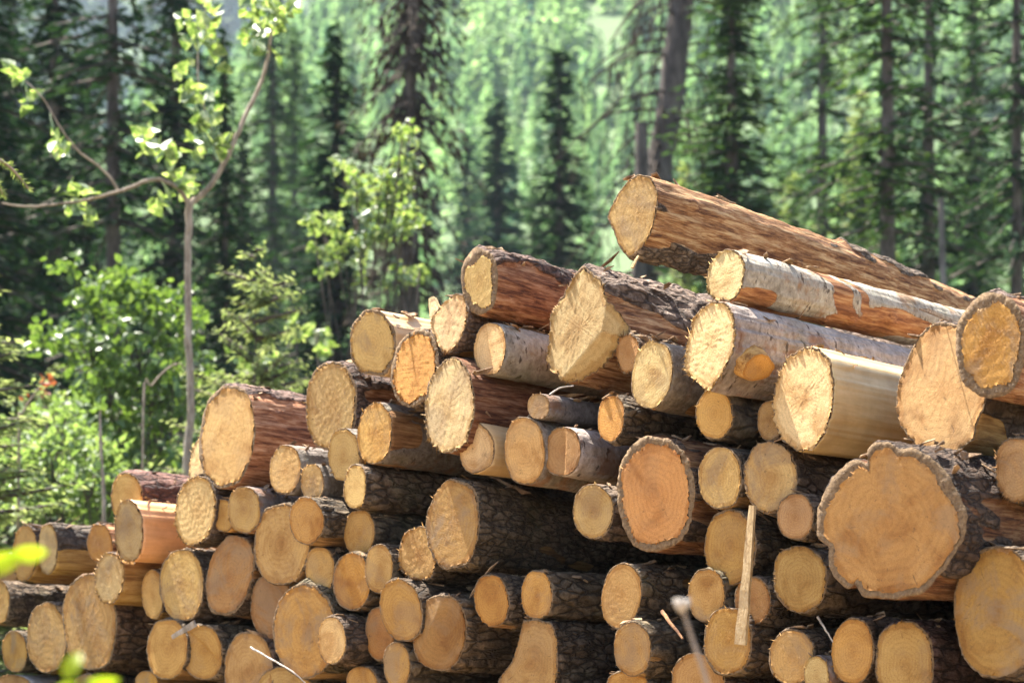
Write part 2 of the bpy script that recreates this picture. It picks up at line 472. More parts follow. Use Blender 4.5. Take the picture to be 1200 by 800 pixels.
# ------------------------------------------------------------------ conifers
def crown_arrays(h, z0, R, seed, levels, nb, clumps, size, droop=0.35, shape=0.85, gap=0.0, flat=0.6, lift=0.0, limb=True, hang=0.0):
    """needled limbs in whorls; returns quads for the needles and polylines for the limbs"""
    rng = np.random.RandomState(seed)
    Q = []; limbs = []
    zs = z0 + (h - z0) * (np.linspace(0, 1, levels) ** 0.95)
    for z in zs:
        t = (z - z0) / (h - z0)
        if gap and rng.rand() < gap * (1 - t): continue
        Lm = R * ((1 - t) ** shape) * (0.55 + 0.45 * min(1, t * 6 + 0.4)) + 0.12
        n = max(3, int(nb * (0.5 + 0.5 * (1 - t)) + rng.rand()))
        off = rng.uniform(0, 6.28)
        for b in range(n):
            a = off + b * 6.283 / n + rng.normal() * 0.25
            Lb = Lm * rng.uniform(0.55, 1.12)
            zz = z + rng.normal() * 0.12
            nn = max(3, int(clumps * (Lb / R) + 2))
            s = np.linspace(0.12, 1, nn) + rng.normal(size=nn) * 0.03
            dr = droop * (0.6 + 0.6 * rng.rand())
            x = s * Lb; zc = zz + lift * Lb * s - dr * Lb * (s ** 1.4) + 0.16 * Lb * np.maximum(0, s - 0.7) ** 1.2
            ca, sa = math.cos(a), math.sin(a)
            limbs.append((np.array([[0, 0, zz], [ca * Lb * 0.5, sa * Lb * 0.5, np.interp(0.5, s, zc)], [ca * Lb * 0.92, sa * Lb * 0.92, np.interp(0.92, s, zc)]]), 0.012 + 0.016 * Lb))
            wdt = size * (1.15 - 0.55 * s)
            for k in range(nn):
                for rep in range(3):
                    c = np.array([ca * x[k], sa * x[k], zc[k]]) + rng.normal(size=3) * size * 0.28
                    ang = a + rng.normal() * 0.75
                    u = np.array([math.cos(ang), math.sin(ang), -0.25 - hang * rng.rand() + rng.normal() * 0.2]); u /= np.linalg.norm(u)
                    v = np.cross(u, np.array([rng.normal() * flat, rng.normal() * flat, 1.0])); v /= np.linalg.norm(v)
                    l = wdt[k] * rng.uniform(0.7, 1.4); w = l * rng.uniform(0.22, 0.42)
                    Q.append([c - u * l * .45, c - v * w * .5 - u * l * .05, c + u * l * .7, c + v * w * .5])
    return np.array(Q), limbs

def make_conifer_meshes(key, h, z0, R, seed, mat, tr, trunk_mat='trunk', **kw):
    Q, limbs = crown_arrays(h, z0, R, seed, **kw)
    V = Q.reshape(-1, 3); Fq = np.arange(len(V)).reshape(-1, 4)
    crown = mesh_from("crown", V, Fq, M[mat], False)
    s = Soup(); rng = np.random.RandomState(seed + 5)
    zt = np.array([-0.8, 0.0, 0.6, h * .25, h * .5, h * .75, h * .99]); rt = tr * np.array([1.35, 1.2, 1.0, .85, .62, .36, .05])
    wob = np.cumsum(rng.normal(size=(7, 2)) * 0.012 * h / 12, 0); wob -= wob[1]
    tube(s, np.column_stack([wob, zt]), rt, 12, 5)
    for pl, r in limbs:
        tube(s, pl, [r, r * .6, r * .2], 4, 1)
    return s.mesh("trunk", M[trunk_mat]), crown

PROTO = {}
def proto(key):
    if key in PROTO: return PROTO[key]
    spec = dict(
        dense=lambda: make_conifer_meshes(key, 16, 1.2, 2.5, 11, 'needle_dark', .2, levels=57, nb=8, clumps=15, size=0.31, droop=.42),
        dense2=lambda: make_conifer_meshes(key, 20, 1.5, 2.9, 12, 'needle_dark', .26, levels=65, nb=8, clumps=17, size=0.34, droop=.5, gap=.15),
        spire=lambda: make_conifer_meshes(key, 15, 1.0, 1.75, 13, 'needle_mid', .15, levels=60, nb=7, clumps=11, size=0.25, droop=.5, shape=.7, gap=.1),
        spruce=lambda: make_conifer_meshes(key, 17, 1.0, 2.9, 14, 'needle_mid', .22, levels=62, nb=8, clumps=18, size=.30, droop=.40, gap=.05, shape=.95),
        darkspire=lambda: make_conifer_meshes(key, 14, .6, 1.7, 31, 'needle_dark', .15, levels=60, nb=8, clumps=12, size=.27, droop=.5, shape=.8),
        blue=lambda: make_conifer_meshes(key, 13, .8, 2.1, 15, 'needle_blue', .16, levels=52, nb=8, clumps=13, size=0.28, droop=.5),
        tall=lambda: make_conifer_meshes(key, 24, 5.0, 2.6, 16, 'needle_mid', .25, levels=44, nb=6, clumps=15, size=0.34, droop=.4, shape=.45, gap=.42),
        tall2=lambda: make_conifer_meshes(key, 24, 4.0, 2.9, 17, 'needle_dark', .22, levels=47, nb=6, clumps=15, size=0.34, droop=.45, shape=.4, gap=.35),
        snag=lambda: make_conifer_meshes(key, 22, 9.0, 1.6, 18, 'needle_dead', .30, levels=44, nb=6, clumps=8, size=.34, droop=1.0, shape=.2, gap=.2, hang=2.0, trunk_mat='trunk'),
        young=lambda: make_conifer_meshes(key, 2.6, .15, .95, 19, 'needle_pale', .022, levels=36, nb=6, clumps=40, size=.07, droop=-.02, lift=.14, shape=.62),
        young2=lambda: make_conifer_meshes(key, 3.2, .1, 1.05, 20, 'needle_pale', .03, levels=22, nb=7, clumps=24, size=.10, droop=.10, lift=.22),
        light=lambda: make_conifer_meshes(key, 8, .3, 1.7, 21, 'needle_young', .09, levels=47, nb=8, clumps=15, size=0.22, droop=.2),
    )[key]()
    PROTO[key] = spec
    return spec

def conifer(key, px, Y, top_py, label, group="conifers standing behind the log pile", width=1.0, rz=0.0, lean=0.0, base_z=None, h0=None):
    """a tree rooted on the ground at distance Y whose tip reaches photo row top_py"""
    tr, cr = proto(key)
    base_h = {'dense': 16, 'dense2': 20, 'spire': 15, 'darkspire': 14, 'spruce': 17, 'blue': 13, 'tall': 24, 'tall2': 24, 'snag': 22, 'young': 2.6, 'young2': 3.2, 'light': 8}[key]
    x = (px - 600) / F * Y
    z = float(height(x, Y))
    tip = CZ + (HZ - top_py) / F * Y
    s = max(0.2, (tip - z) / base_h)
    root = empty("young_spruce" if key.startswith('young') else ("dead_tree" if key == 'snag' else "spruce_tree"), (x, Y, z - 0.05), rz)
    root.scale = (s * width, s * width, s)
    root.rotation_euler = (0, lean, rz)
    tag(root, label, "tree", group)
    link("trunk", tr, root); link("crown", cr, root)
    return root

# dark stand on the near side
W = "conifers standing behind the log pile"
for i, (key, px, Y, top, wd, lab) in enumerate([
    ('dense2', -25, 24, -330, 1.1, "dense dark spruce cut off by the edge of view, behind the pale spruce sprays"),
    ('dense', 62, 30, -190, 1.1, "dark spruce between the edge and the bare straight trunk"),
    ('tall2', 136, 26, -520, .95, "tall spruce with a bare straight brown trunk behind the aspen's side branch"),
    ('dense2', 205, 32, -260, 1.0, "dark spruce filling the gap behind the aspen stem"),
    ('dense', 262, 27, 40, .8, "shorter dark spruce just beyond the aspen stem, with drooping sprays"),
    ('spire', 318, 62, -40, 1.3, "bluish slim spruce seen between the aspen limb and the layered dark spruce"),
    ('spire', 345, 75, 40, 1.3, "far grey green spire beside the layered dark spruce"),
    ('dense', 392, 34, 38, 1.45, "layered dark spruce with a narrow pointed top, behind the white-leaved bush"),
    ('snag', 482, 30, -330, .95, "dying tree with hanging dead grey twigs, behind the white-leaved bush"),
    ('blue', 583, 60, 120, 1.7, "broad blue green spruce at the foot of the hillside"),
    ('blue', 548, 66, 160, 1.2, "slim blue green spruce next to the broad one"),
    ('darkspire', 655, 45, 62, 1.6, "lone slim dark spire against the bright hillside"),
    ('spire', 625, 48, 215, .75, "short spruce at the foot of the lone dark spire"),
    ('spruce', 858, 29, -120, 1.35, "large open-branched spruce rising behind the topmost log"),
    ('light', 800, 27, 205, .5, "small light green fir peeping over the topmost log"),
    ('tall', 965, 38, -330, .85, "brownish thin-crowned spruce left of the thick bare trunk"),
    ('tall', 1037, 25, -420, 1.05, "tall spruce with a thick bare trunk, sunlit along one edge"),
    ('tall2', 1090, 30, -380, 1.0, "tall spruce with a medium trunk, second from the thick one"),
    ('tall2', 1192, 27, -420, .9, "tall grey-trunked spruce at the right edge of the wood"),
    ('spruce', 1140, 44, -20, 1.0, "open spruce filling the gap between the right-hand bare trunks"),
    ('light', 1010, 52, 120, 1.0, "light green spruce glimpsed behind the thick bare trunk"),
    ('spruce', 1235, 40, -100, 1.2, "spruce beyond the grey trunk, mostly past the edge"),
    ('light', 930, 60, 215, 1.0, "low light spruce under the thin-crowned brownish one"),
    ('spruce', 1085, 60, 190, 1.2, "dark spruce low down behind the medium trunk"),
    ('dense', 285, 44, 150, 1.2, "dark spruce deep in the stand beside the small yellowish spruce"),
    ('dense', 100, 44, 60, 1.3, "dark spruce deep in the stand beyond the leafy bush"),
    ('dense2', 10, 42, -60, 1.2, "dark spruce deep in the stand near the edge of view"),
]):
    t = conifer(key, px, Y, top, lab, W, wd, rz=i * 2.4)

# the thick leaning grey trunk and the broken stump, without needles in view
def bare_trunk(px0, py0, px1, py1, Y, r0, r1, label, name, mat, limbs=0, seed=1):
    a = at(px0, py0, Y); b = at(px1, py1, Y)
    z = float(height(a[0], Y)); d = (b - a) / (b[2] - a[2])
    foot = a - d * (a[2] - z + 0.4)
    root = empty(name, foot); rng = np.random.RandomState(seed)
    s = Soup(); top = b - foot
    pts = np.array([top * t + np.r_[rng.normal(size=2) * r0 * .25, 0] for t in (0, .2, .4, .6, .8, 1.0)])
    tube(s, pts, np.linspace(r0, r1, 6), 14, 5, 0.08, rng)
    link("trunk", s.mesh("trunk", M[mat]), root)
    if limbs:
        s2 = Soup()
        for k in range(limbs):
            t = rng.uniform(.35, 1); p = top * t; an = rng.uniform(0, 6.28); L = rng.uniform(.7, 2.0)
            q = [p, p + np.array([math.cos(an) * L * .5, math.sin(an) * L * .5, -.05 * L]), p + np.array([math.cos(an) * L, math.sin(an) * L, -L * rng.uniform(.3, .9)])]
            tube(s2, q, [.03, .02, .006], 5, 3)
            for m_ in range(5):
                u = rng.uniform(.3, 1); pp = p + (q[2] - p) * u
                tube(s2, [pp, pp + np.r_[rng.normal(size=2) * .12, -rng.uniform(.3, .8)]], [.012, .003], 4, 1)
        link("dead_branch", s2.mesh("dead_branch", M['needle_dead']), root)
    tag(root, label, "tree", W)
    return root
bare_trunk(775, 190, 818, -160, 33, .27, .19, "thick grey leaning trunk with ragged dead twigs, left of the open-branched spruce", "dead_tree", 'trunk', 110, 3)
bare_trunk(750, 210, 751, 145, 31, .115, .10, "short dark broken-off trunk standing over the topmost log", "broken_trunk", 'trunk', 0, 4)
bare_trunk(1105, 330, 1104, 232, 24, .05, .035, "thin pale dead stem among the right-hand trunks", "dead_tree", 'trunk_grey', 0, 5)

# ------------------------------------------------------------------ far woods: one mass each
def far_wood(name, label, n, y0, y1, spread, hmin, hmax, seed, pal, tris, keep=None, power=1.0, size=1.0):
    rng = np.random.RandomState(seed)
    Y = np.sqrt(rng.uniform(y0 ** 2, y1 ** 2, n)) if power == 1 else y0 + (y1 - y0) * rng.rand(n) ** power
    X = rng.uniform(-spread, spread, n) * Y
    if keep is not None:
        k = keep(X, Y, rng); X, Y = X[k], Y[k]
    n = len(X); Z = height(X, Y) - 0.3
    H = rng.uniform(hmin, hmax, n) * rng.uniform(.6, 1.1, n)
    R = H * rng.uniform(.13, .21, n)
    pi = rng.choice(len(pal), n, p=[p[1] for p in pal]); base = np.array([p[0] for p in pal])[pi] * rng.uniform(.72, 1.2, (n, 1))
    t = rng.rand(n, tris) ** 1.25 * .97
    a = rng.uniform(0, 6.283, (n, tris))
    rr = R[:, None] * (1 - t) ** .8 * rng.uniform(.45, 1.1, (n, tris))
    cx = X[:, None] + rr * np.cos(a); cyy = Y[:, None] + rr * np.sin(a); cz = Z[:, None] + H[:, None] * (.04 + .96 * t)
    C_ = np.stack([cx, cyy, cz], -1)
    out = np.stack([np.cos(a), np.sin(a), np.full_like(a, -.55)], -1)
    sz = (H[:, None] * (.085 + .06 * (1 - t)) * size)[..., None] * rng.uniform(.6, 1.3, (n, tris, 1))
    side = np.stack([-np.sin(a), np.cos(a), rng.normal(size=a.shape) * .3], -1)
    V = np.stack([C_ - out * sz * .7 + side * sz * .12, C_ + side * sz * .55 + out * sz * .2, C_ + out * sz * .85, C_ - side * sz * .55 + out * sz * .2], 2)
    # tip
    colr = np.repeat(np.repeat(base[:, None], tris, 1)[:, :, None], 4, 2) * rng.uniform(.8, 1.2, (n, tris, 1, 1))
    V = V.reshape(-1, 3)
    o = link(name, mesh_from(name, V, np.arange(len(V)).reshape(-1, 4), M['needle_far'], False, colors=colr.reshape(-1, 3)))
    tag(o, label, kind="stuff")
    return o
BR, LG, MD, DK, BL = (.17, .275, .135), (.235, .335, .165), (.12, .20, .11), (.012, .030, .030), (.055, .12, .09)
far_wood("foothill_forest", "light green young conifers on the lowest part of the hillside", 900, 100, 200, .36, 3.0, 7.0, 13,
         [(BR, .40), (LG, .42), (MD, .15), (BL, .03)], 180, size=.48)
far_wood("hillside_forest", "sunlit young conifer wood covering the hillside", 6500, 200, 470, .33, 5.0, 10.5, 3,
         [(BR, .46), (LG, .32), (MD, .17), (BL, .05)], 110, size=.60)
far_wood("mountain_forest", "dark bluish wood on the mountain beyond", 3600, 530, 830, .30, 11, 20, 4, [(DK, .75), ((.018, .042, .048), .25)], 60, size=.8)  # the mountain's shade and blue distance are put into these tree colours
# understorey that closes the view low down between the near trunks
far_wood("undergrowth", "low green growth between the trunks at the foot of the hill", 1400, 50, 105, .40, 1.0, 3.6, 5,
         [(BR, .40), (LG, .45), (MD, .15)], 150, size=.40)

# ------------------------------------------------------------------ the hazy summer air
hm = bpy.data.materials.new("haze"); hm.use_nodes = True
hn = hm.node_tree; hn.nodes.clear()
ho = hn.nodes.new("ShaderNodeOutputMaterial"); hv = hn.nodes.new("ShaderNodeVolumePrincipled")
hv.inputs["Color"].default_value = (0.72, 0.87, 1.0, 1); hv.inputs["Density"].default_value = 0.00024
hn.links.new(hv.outputs[0], ho.inputs["Volume"])
hb = [(x, y, z) for x in (-1100, 1100) for y in (-60, 1600) for z in (-3.0, 345)]
haze = link("haze", mesh_from("haze", hb, [[0, 1, 3, 2], [4, 6, 7, 5], [0, 4, 5, 1], [2, 3, 7, 6], [0, 2, 6, 4], [1, 5, 7, 3]], hm, False))
tag(haze, "thin bluish summer haze filling the valley", kind="stuff")

# ------------------------------------------------------------------ the timber pile
NX, NY = -DX, -DY                         # normal of the pile face, towards the camera side
C0N = D0 * NY

def on_face(px, py, prot=0.0):
    """photo pixel -> point on the pile face, prot metres in front of it"""
    rx, rz = (px - 600.0) / F, (HZ - py) / F
    Y = (C0N + prot) / (rx * NX + NY)
    return np.array([rx * Y, Y, CZ + rz * Y])

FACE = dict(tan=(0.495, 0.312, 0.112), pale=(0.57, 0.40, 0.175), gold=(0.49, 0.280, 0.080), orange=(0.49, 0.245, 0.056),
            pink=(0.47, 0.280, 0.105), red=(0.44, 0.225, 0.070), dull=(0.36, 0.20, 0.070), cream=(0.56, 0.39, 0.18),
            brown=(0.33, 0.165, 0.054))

def ellipse_px(cx, cy, w, h, rot, n):
    a = np.linspace(0, 2 * math.pi, n, endpoint=False)
    x = np.sin(a); y = -np.cos(a)
    e = 0.90                                # a little squarer than an ellipse
    x = np.sign(x) * np.abs(x) ** e * w / 2; y = np.sign(y) * np.abs(y) ** e * h / 2
    r = math.radians(rot)
    return np.stack([cx + x * math.cos(r) - y * math.sin(r), cy + x * math.sin(r) + y * math.cos(r)], 1)

def polygon_px(pts, n):
    """closed traced outline, evenly resampled, starting at the top"""
    P = np.array(pts, float); Q = np.vstack([P, P[:1]])
    s = np.r_[0, np.cumsum(np.linalg.norm(np.diff(Q, axis=0), axis=1))]
    t = np.linspace(0, s[-1], n, endpoint=False)
    R = np.stack([np.interp(t, s, Q[:, 0]), np.interp(t, s, Q[:, 1])], 1)
    for _ in range(1):
        R = 0.25 * np.roll(R, 1, 0) + 0.5 * R + 0.25 * np.roll(R, -1, 0)
    return R

TOPS = []

def build_log(idx, spec):
    cx, cy_, w, h, rot = spec['e']
    o = spec.get('o', {})
    rng = np.random.RandomState(1000 + idx)
    big = h > 75
    N = 144 if h > 95 else (112 if big else 84)
    prot = spec['p']
    C = on_face(cx, cy_, prot)
    # heading of the log: the common one, or the one that leads through a second photo point
    dh = np.array([DX, DY]); tilt = math.radians(1.6 + rng.normal() * 0.5)
    yaw = math.radians(rng.normal() * 0.8)
    dh = np.array([dh[0] * math.cos(yaw) - dh[1] * math.sin(yaw), dh[0] * math.sin(yaw) + dh[1] * math.cos(yaw)])
    if 'aim' in o:
        ax, ay = o['aim']; rx = (ax - 600.0) / F
        L = (rx * C[1] - C[0]) / (dh[0] - rx * dh[1])
        Y = C[1] + L * dh[1]
        tilt = -math.atan2(CZ + (HZ - ay) / F * Y - C[2], L)
    d = np.array([dh[0] * math.cos(tilt), dh[1] * math.cos(tilt), -math.sin(tilt)])
    e = np.array([dh[1], -dh[0], 0.0]); u = np.cross(e, d)
    Mx = Matrix(((e[0], d[0], u[0], C[0]), (e[1], d[1], u[1], C[1]), (e[2], d[2], u[2], C[2]), (0, 0, 0, 1)))
    R3 = np.stack([e, d, u], 1)

    def to_local(px, rec=0.0):
        px = np.atleast_2d(px)
        r = np.stack([(px[:, 0] - 600) / F, np.ones(len(px)), (HZ - px[:, 1]) / F], 1)
        cam_p = np.array([0, 0, CZ])
        t = ((C - cam_p) @ d + rec) / (r @ d)
        P = cam_p + r * t[:, None]
        return (P - C) @ R3[:, [0, 2]]
    px = polygon_px(o['poly'], N) if 'poly' in o else ellipse_px(cx, cy_, w, h, rot, N)
    out = to_local(px)
    cen = out.mean(0); rel = out - cen
    rr = np.linalg.norm(rel, axis=1); Rm = rr.mean()
    a = np.linspace(0, 2 * math.pi, N, endpoint=False)
    fuzz = o.get('fuzz', 0.35)
    wob = sum(rng.normal() * (0.016 / k ** 0.5) * np.cos(k * a + rng.uniform(0, 6.28)) for k in range(2, 9))
    if 'poly' in o: wob = wob * 0.35
    rag = rng.normal(size=N); rag = 0.6 * rag + 0.2 * (np.roll(rag, 1) + np.roll(rag, -1))
    rim = rel * (1 + wob + rag * (0.006 + 0.016 * fuzz))[:, None]
    rk = o.get('ring', 0.965)                # where the wood ends and the bark section begins: never even
    rv = sum(rng.normal() * (0.55 / k ** 0.6) * np.cos(k * a + rng.uniform(0, 6.28)) for k in range(1, 12)) * 0.55 + rng.normal(size=N) * 0.10
    ring = (1 - (1 - rk) * np.clip(1 + rv * (1 if rk > .93 else .7), 0.2, 2.0))[:, None]

    rot_lines = []
    for kind in ('facets', 'steps'):
        for (x1, y1, x2, y2, k) in o.get(kind, []):
            q = to_local([[x1, y1], [x2, y2]]) - cen
            v = (q[1] - q[0]) / np.linalg.norm(q[1] - q[0])
            rot_lines.append((kind, q[0], np.array([v[1], -v[0]]), k))

    def recess(P):
        y = np.zeros(len(P))
        for kind, q, rn, k in rot_lines:
            dd = (P - q) @ rn
            y = np.maximum(y, k * np.maximum(dd, 0) if kind == 'facets' else k * sm(0, 0.006, dd))
        return y
    if rot_lines:                            # a facet lying deeper meets the same line of sight further along
        for _ in range(6):
            rel = to_local(px, recess(rel)) - cen
        rim = rel * (1 + wob * .4 + rag * (0.006 + 0.016 * fuzz))[:, None]
    nz = Noise(idx * 7 + 1, 40, 3, gain=0.6); nz2 = Noise(idx * 7 + 2, 110, 2)
    amp = 0.00022 + 0.0003 * fuzz
    bow = rng.normal(size=2) * 0.04          # the saw never runs quite square
    if spec['key'][0] in 'nlb' or spec['key'] in ('m13', 'm14', 'm15', 'm16', 'm17', 'm18'):
        bow = bow * 0.5 + np.array([0.065, -0.035]) * (1 if rng.rand() < .9 else 0)  # lower cuts tilted out of the sun to keep them shaded
    elif fuzz >= 0.8:
        bow = bow * 0.4 + np.array([-0.065, 0.035])  # fuzzy cuts turned slightly into the sun to catch its light
    def face_y(P):
        P3 = np.column_stack([P[:, 0], np.zeros(len(P)), P[:, 1]])
        return recess(P) + amp * nz(P3) + amp * 0.5 * nz2(P3) + P @ bow
    # --- cut face
    K = 22 if big else 14
    ts = np.linspace(0, 1, K + 1)[1:] ** 0.85
    V = [np.array([[0, 0]])]; rads = [np.zeros(1)]; angs = [np.zeros(1)]
    for t in ts:
        V.append(rim * ring * t); rads.append(t * ring[:, 0]); angs.append(a)
    P = np.vstack(V); rad = np.concatenate(rads); ang = np.concatenate(angs)
    y = face_y(P)
    y[-N:] += rng.uniform(-1, 1, N) * 0.006 * (0.3 + fuzz)
    V3 = np.column_stack([P[:, 0] + cen[0], y, P[:, 1] + cen[1]])
    faces = []
    i = np.arange(N); i2 = (i + 1) % N
    tri = np.stack([np.zeros(N, int), 1 + i, 1 + i2, 1 + i2], 1)
    faces = [list(map(int, f[:3])) for f in tri]
    for k in range(K - 1):
        b0 = 1 + k * N; b1 = b0 + N
        faces += np.stack([b0 + i, b1 + i, b1 + i2, b0 + i2], 1).tolist()
    # torn fibres standing out round the rim
    V3 = list(V3); rad = list(rad); ang = list(ang)
    nf = int((10 + 46 * fuzz) * (1 if big else 0.6)) if o.get('fibres', True) else 0
    for q in range(nf):
        t = rng.uniform(0, 6.283)
        if fuzz > 0.5 and rng.rand() < 0.5: t = rng.normal(math.pi * 1.25, 0.7)
        j = int(t / 6.2832 * N) % N
        p0 = rim[j] * ring[j] * rng.uniform(0.94, 1.0); yy = face_y(p0[None])[0]
        ln = rng.uniform(0.006, 0.018) * (0.7 + fuzz); wd = rng.uniform(0.0012, 0.003)
        tn = rim[(j + 1) % N] - rim[j]; tn = tn / np.linalg.norm(tn)
        dr = p0 / np.linalg.norm(p0) * rng.uniform(0.3, 1.0) + tn * rng.normal() * 0.35
        tip = p0 + dr * ln
        b = len(V3)
        for (pp, yv) in ((p0 - tn * wd, yy + 0.002), (p0 + tn * wd, yy + 0.002), (tip, yy - rng.uniform(-0.004, 0.008)), (p0, yy - 0.003)):
            V3.append(np.array([pp[0] + cen[0], yv, pp[1] + cen[1]])); rad.append(0.9); ang.append(a[j])
        faces += [[b, b + 2, b + 3], [b + 3, b + 2, b + 1], [b, b + 1, b + 2]]
    # fix winding: faces look towards -Y
    me = mesh_from("cut_face", V3, faces, M['cut'], True, attrs=dict(rad=rad, ang=ang, fuzz=np.full(len(V3), fuzz)))
    if rim[:, 0] @ np.roll(rim[:, 1], -1) - rim[:, 1] @ np.roll(rim[:, 0], -1) > 0:
        pass
    me.flip_normals() if sum(p.normal.y * p.area for p in me.polygons) > 0 else None
    root = bpy.data.objects.new("log", None); root.empty_display_size = 0.1
    root.matrix_world = Mx; COL.objects.link(root)
    tag(root, spec['label'], "log", "logs in the stacked timber pile")
    fo = link("cut_face", me, root)
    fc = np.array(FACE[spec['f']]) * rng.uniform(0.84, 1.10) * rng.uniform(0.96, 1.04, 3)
    if spec['key'][0] in 'nlb': fc = fc * np.array([0.87, 0.83, 0.74]) * rng.uniform(.85, 1.08)   # weathered cuts low in the pile, darkened further to paint in their shade
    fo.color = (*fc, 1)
    # --- bark mantle
    bt = spec['b']
    L = o.get('len', 3.9 + rng.uniform(-0.3, 0.3))
    front = o.get('front', 0.9 if h > 60 else 0.6)
    n1 = int(front / (0.014 if big else 0.018)); n2 = 14
    ys = np.r_[np.linspace(0, front, n1, endpoint=False), np.linspace(front, L, n2)]
    amp_b = dict(dark=0.0065, pine=0.006, grey=0.003, birch=0.0026, peeled=0.0018, orange=0.004)[bt] * o.get('rough', 1.0) * (0.6 + Rm / 0.25)
    cover = o.get('cover', dict(dark=0.92, pine=0.42, grey=0.93, birch=0.95, peeled=0.05, orange=0.5)[bt])
    if 'cover' not in o and bt in ('dark', 'grey'): cover -= rng.uniform(0, .34) ** 1.0 * (1 if rng.rand() < .6 else 0)
    topb = o.get('top', 0.25)                # bark clings to the upper side rather than the lower
    circ = np.stack([np.sin(a), np.cos(a)], 1) * Rm
    # start the circle where the outline starts, turning the same way
    ph = math.atan2(rel[0, 0], rel[0, 1]); sgn = 1 if (np.cross(rel[0], rel[N // 8]) < 0) else -1
    circ = np.stack([np.sin(ph + sgn * a), np.cos(ph + sgn * a)], 1) * Rm
    yr = face_y(rim)
    taper = o.get('taper', 0.012)
    nb = Noise(idx * 7 + 3, 5.0, 4, gain=0.6); npch = Noise(idx * 7 + 4, 2.4, 4, gain=0.65); nsh = Noise(idx * 7 + 5, 0.8, 2)
    knots = [(rng.uniform(0.12, 1.2), rng.uniform(0, 6.28), rng.uniform(0.012, 0.02)) for _ in range(3 if bt != 'peeled' else 1)]
    sweep = rng.normal(size=2) * 0.014
    V = []; pat = []
    for j, yy in enumerate(ys):
        wgt = sm(0.0, o.get('hold', 1.2), yy) * 0.9
        loop = (rim * (1 - wgt) + circ * wgt) * (1 - taper * yy)
        lo = loop + sweep * yy * yy
        dirn = loop / np.linalg.norm(loop, axis=1)[:, None]
        pos = np.column_stack([lo[:, 0], np.full(N, yy * 0.32), lo[:, 1]])
        topness = dirn[:, 1] * topb
        pp = npch(pos) * 0.55 + topness + (cover - 0.5) * 1.7
        patch = sm(-0.07, 0.07, pp)
        for (by, bw) in o.get('bands', []):
            bb = np.exp(-((yy - by + 0.05 * np.sin(a * 2 + 1) + 0.02 * np.sin(a * 5)) / bw) ** 2)
            patch = patch * (1 - np.clip(bb * 1.6, 0, 1))
        dis = amp_b * nb(np.column_stack([lo[:, 0] * 2.2, np.full(N, yy * 1.0), lo[:, 1] * 2.2])) * (0.35 + 0.65 * patch)
        dis = dis + patch * o.get('thick', dict(dark=0.005, pine=0.009, grey=0.002, birch=0.0015, peeled=0.002, orange=0.005)[bt])
        for (ky, ka, ks) in knots:
            da = np.angle(np.exp(1j * (a - ka))) * Rm
            dis = dis + 0.014 * np.exp(-((yy - ky) ** 2 + da ** 2) / (2 * ks ** 2))
        f0 = sm(0.0, 0.02, yy)
        lo = lo + dirn * (dis * (0.25 + 0.75 * f0))[:, None]
        yv = yr + 0.001 + (yy - 0) * (L - yr) / L
        V.append(np.column_stack([lo[:, 0] + cen[0], yv, lo[:, 1] + cen[1]])); pat.append(patch)
    m = len(ys)
    # bark section: from the wood to the mantle, at the cut
    inn = rim * (ring - 0.012)
    V.append(np.column_stack([inn[:, 0] + cen[0], face_y(inn) + 0.0025, inn[:, 1] + cen[1]])); pat.append(np.full(N, 0.5))
    mid = rim * ((ring + 1) / 2)
    V.append(np.column_stack([mid[:, 0] + cen[0], face_y(mid) + rng.uniform(-0.002, 0.004, N), mid[:, 1] + cen[1]])); pat.append(np.full(N, 0.5))
    # far cut
    V.append(np.array([[V[m - 1][:, 0].mean(), L + 0.002, V[m - 1][:, 2].mean()]])); pat.append(np.zeros(1))
    fs = []; mi = []
    for k in range(m - 1):
        b0 = k * N; b1 = b0 + N
        fs.append(np.stack([b0 + i, b1 + i, b1 + i2, b0 + i2], 1))
    nb_ = sum(len(f) for f in fs); mi = [0] * nb_
    bi, bm = m * N, (m + 1) * N
    fs.append(np.stack([bi + i, bm + i, bm + i2, bi + i2], 1)); fs.append(np.stack([bm + i, 0 + i, 0 + i2, bm + i2], 1))
    mi += [1] * (2 * N)
    cap = (m + 2) * N
    faces = np.vstack(fs).tolist() + [[(m - 1) * N + int(p), cap, (m - 1) * N + int(q)] for p, q in zip(i, i2)]
    mi += [1] * N
    me = mesh_from("bark", np.vstack(V), faces, [M[bt], M['section']], True, mat_idx=mi, attrs=dict(patch=np.concatenate(pat)))
    if sgn < 0: pass
    nrm = me.polygons[0]; ctr = np.array(nrm.center); ra = np.array([ctr[0] - cen[0], 0, ctr[2] - cen[1]])
    if np.array(nrm.normal) @ ra < 0: me.flip_normals()
    bo = link("bark", me, root)
    tv = rng.uniform(0.8, 1.15) * np.array(o.get('tint', (1, 1, 1))) * rng.uniform(0.95, 1.05, 3)
    bo.color = (*tv, 1)
    TOPS.append((C, R3, cen, out, L))
    for (kx, ky_, kw, kh) in o.get('stubs', []):     # cut branch: an oval face lying on the side of the log
        branch_stub(root, to_local, kx, ky_, kw, kh, cen, Rm, C, d, R3, rng)
    return root

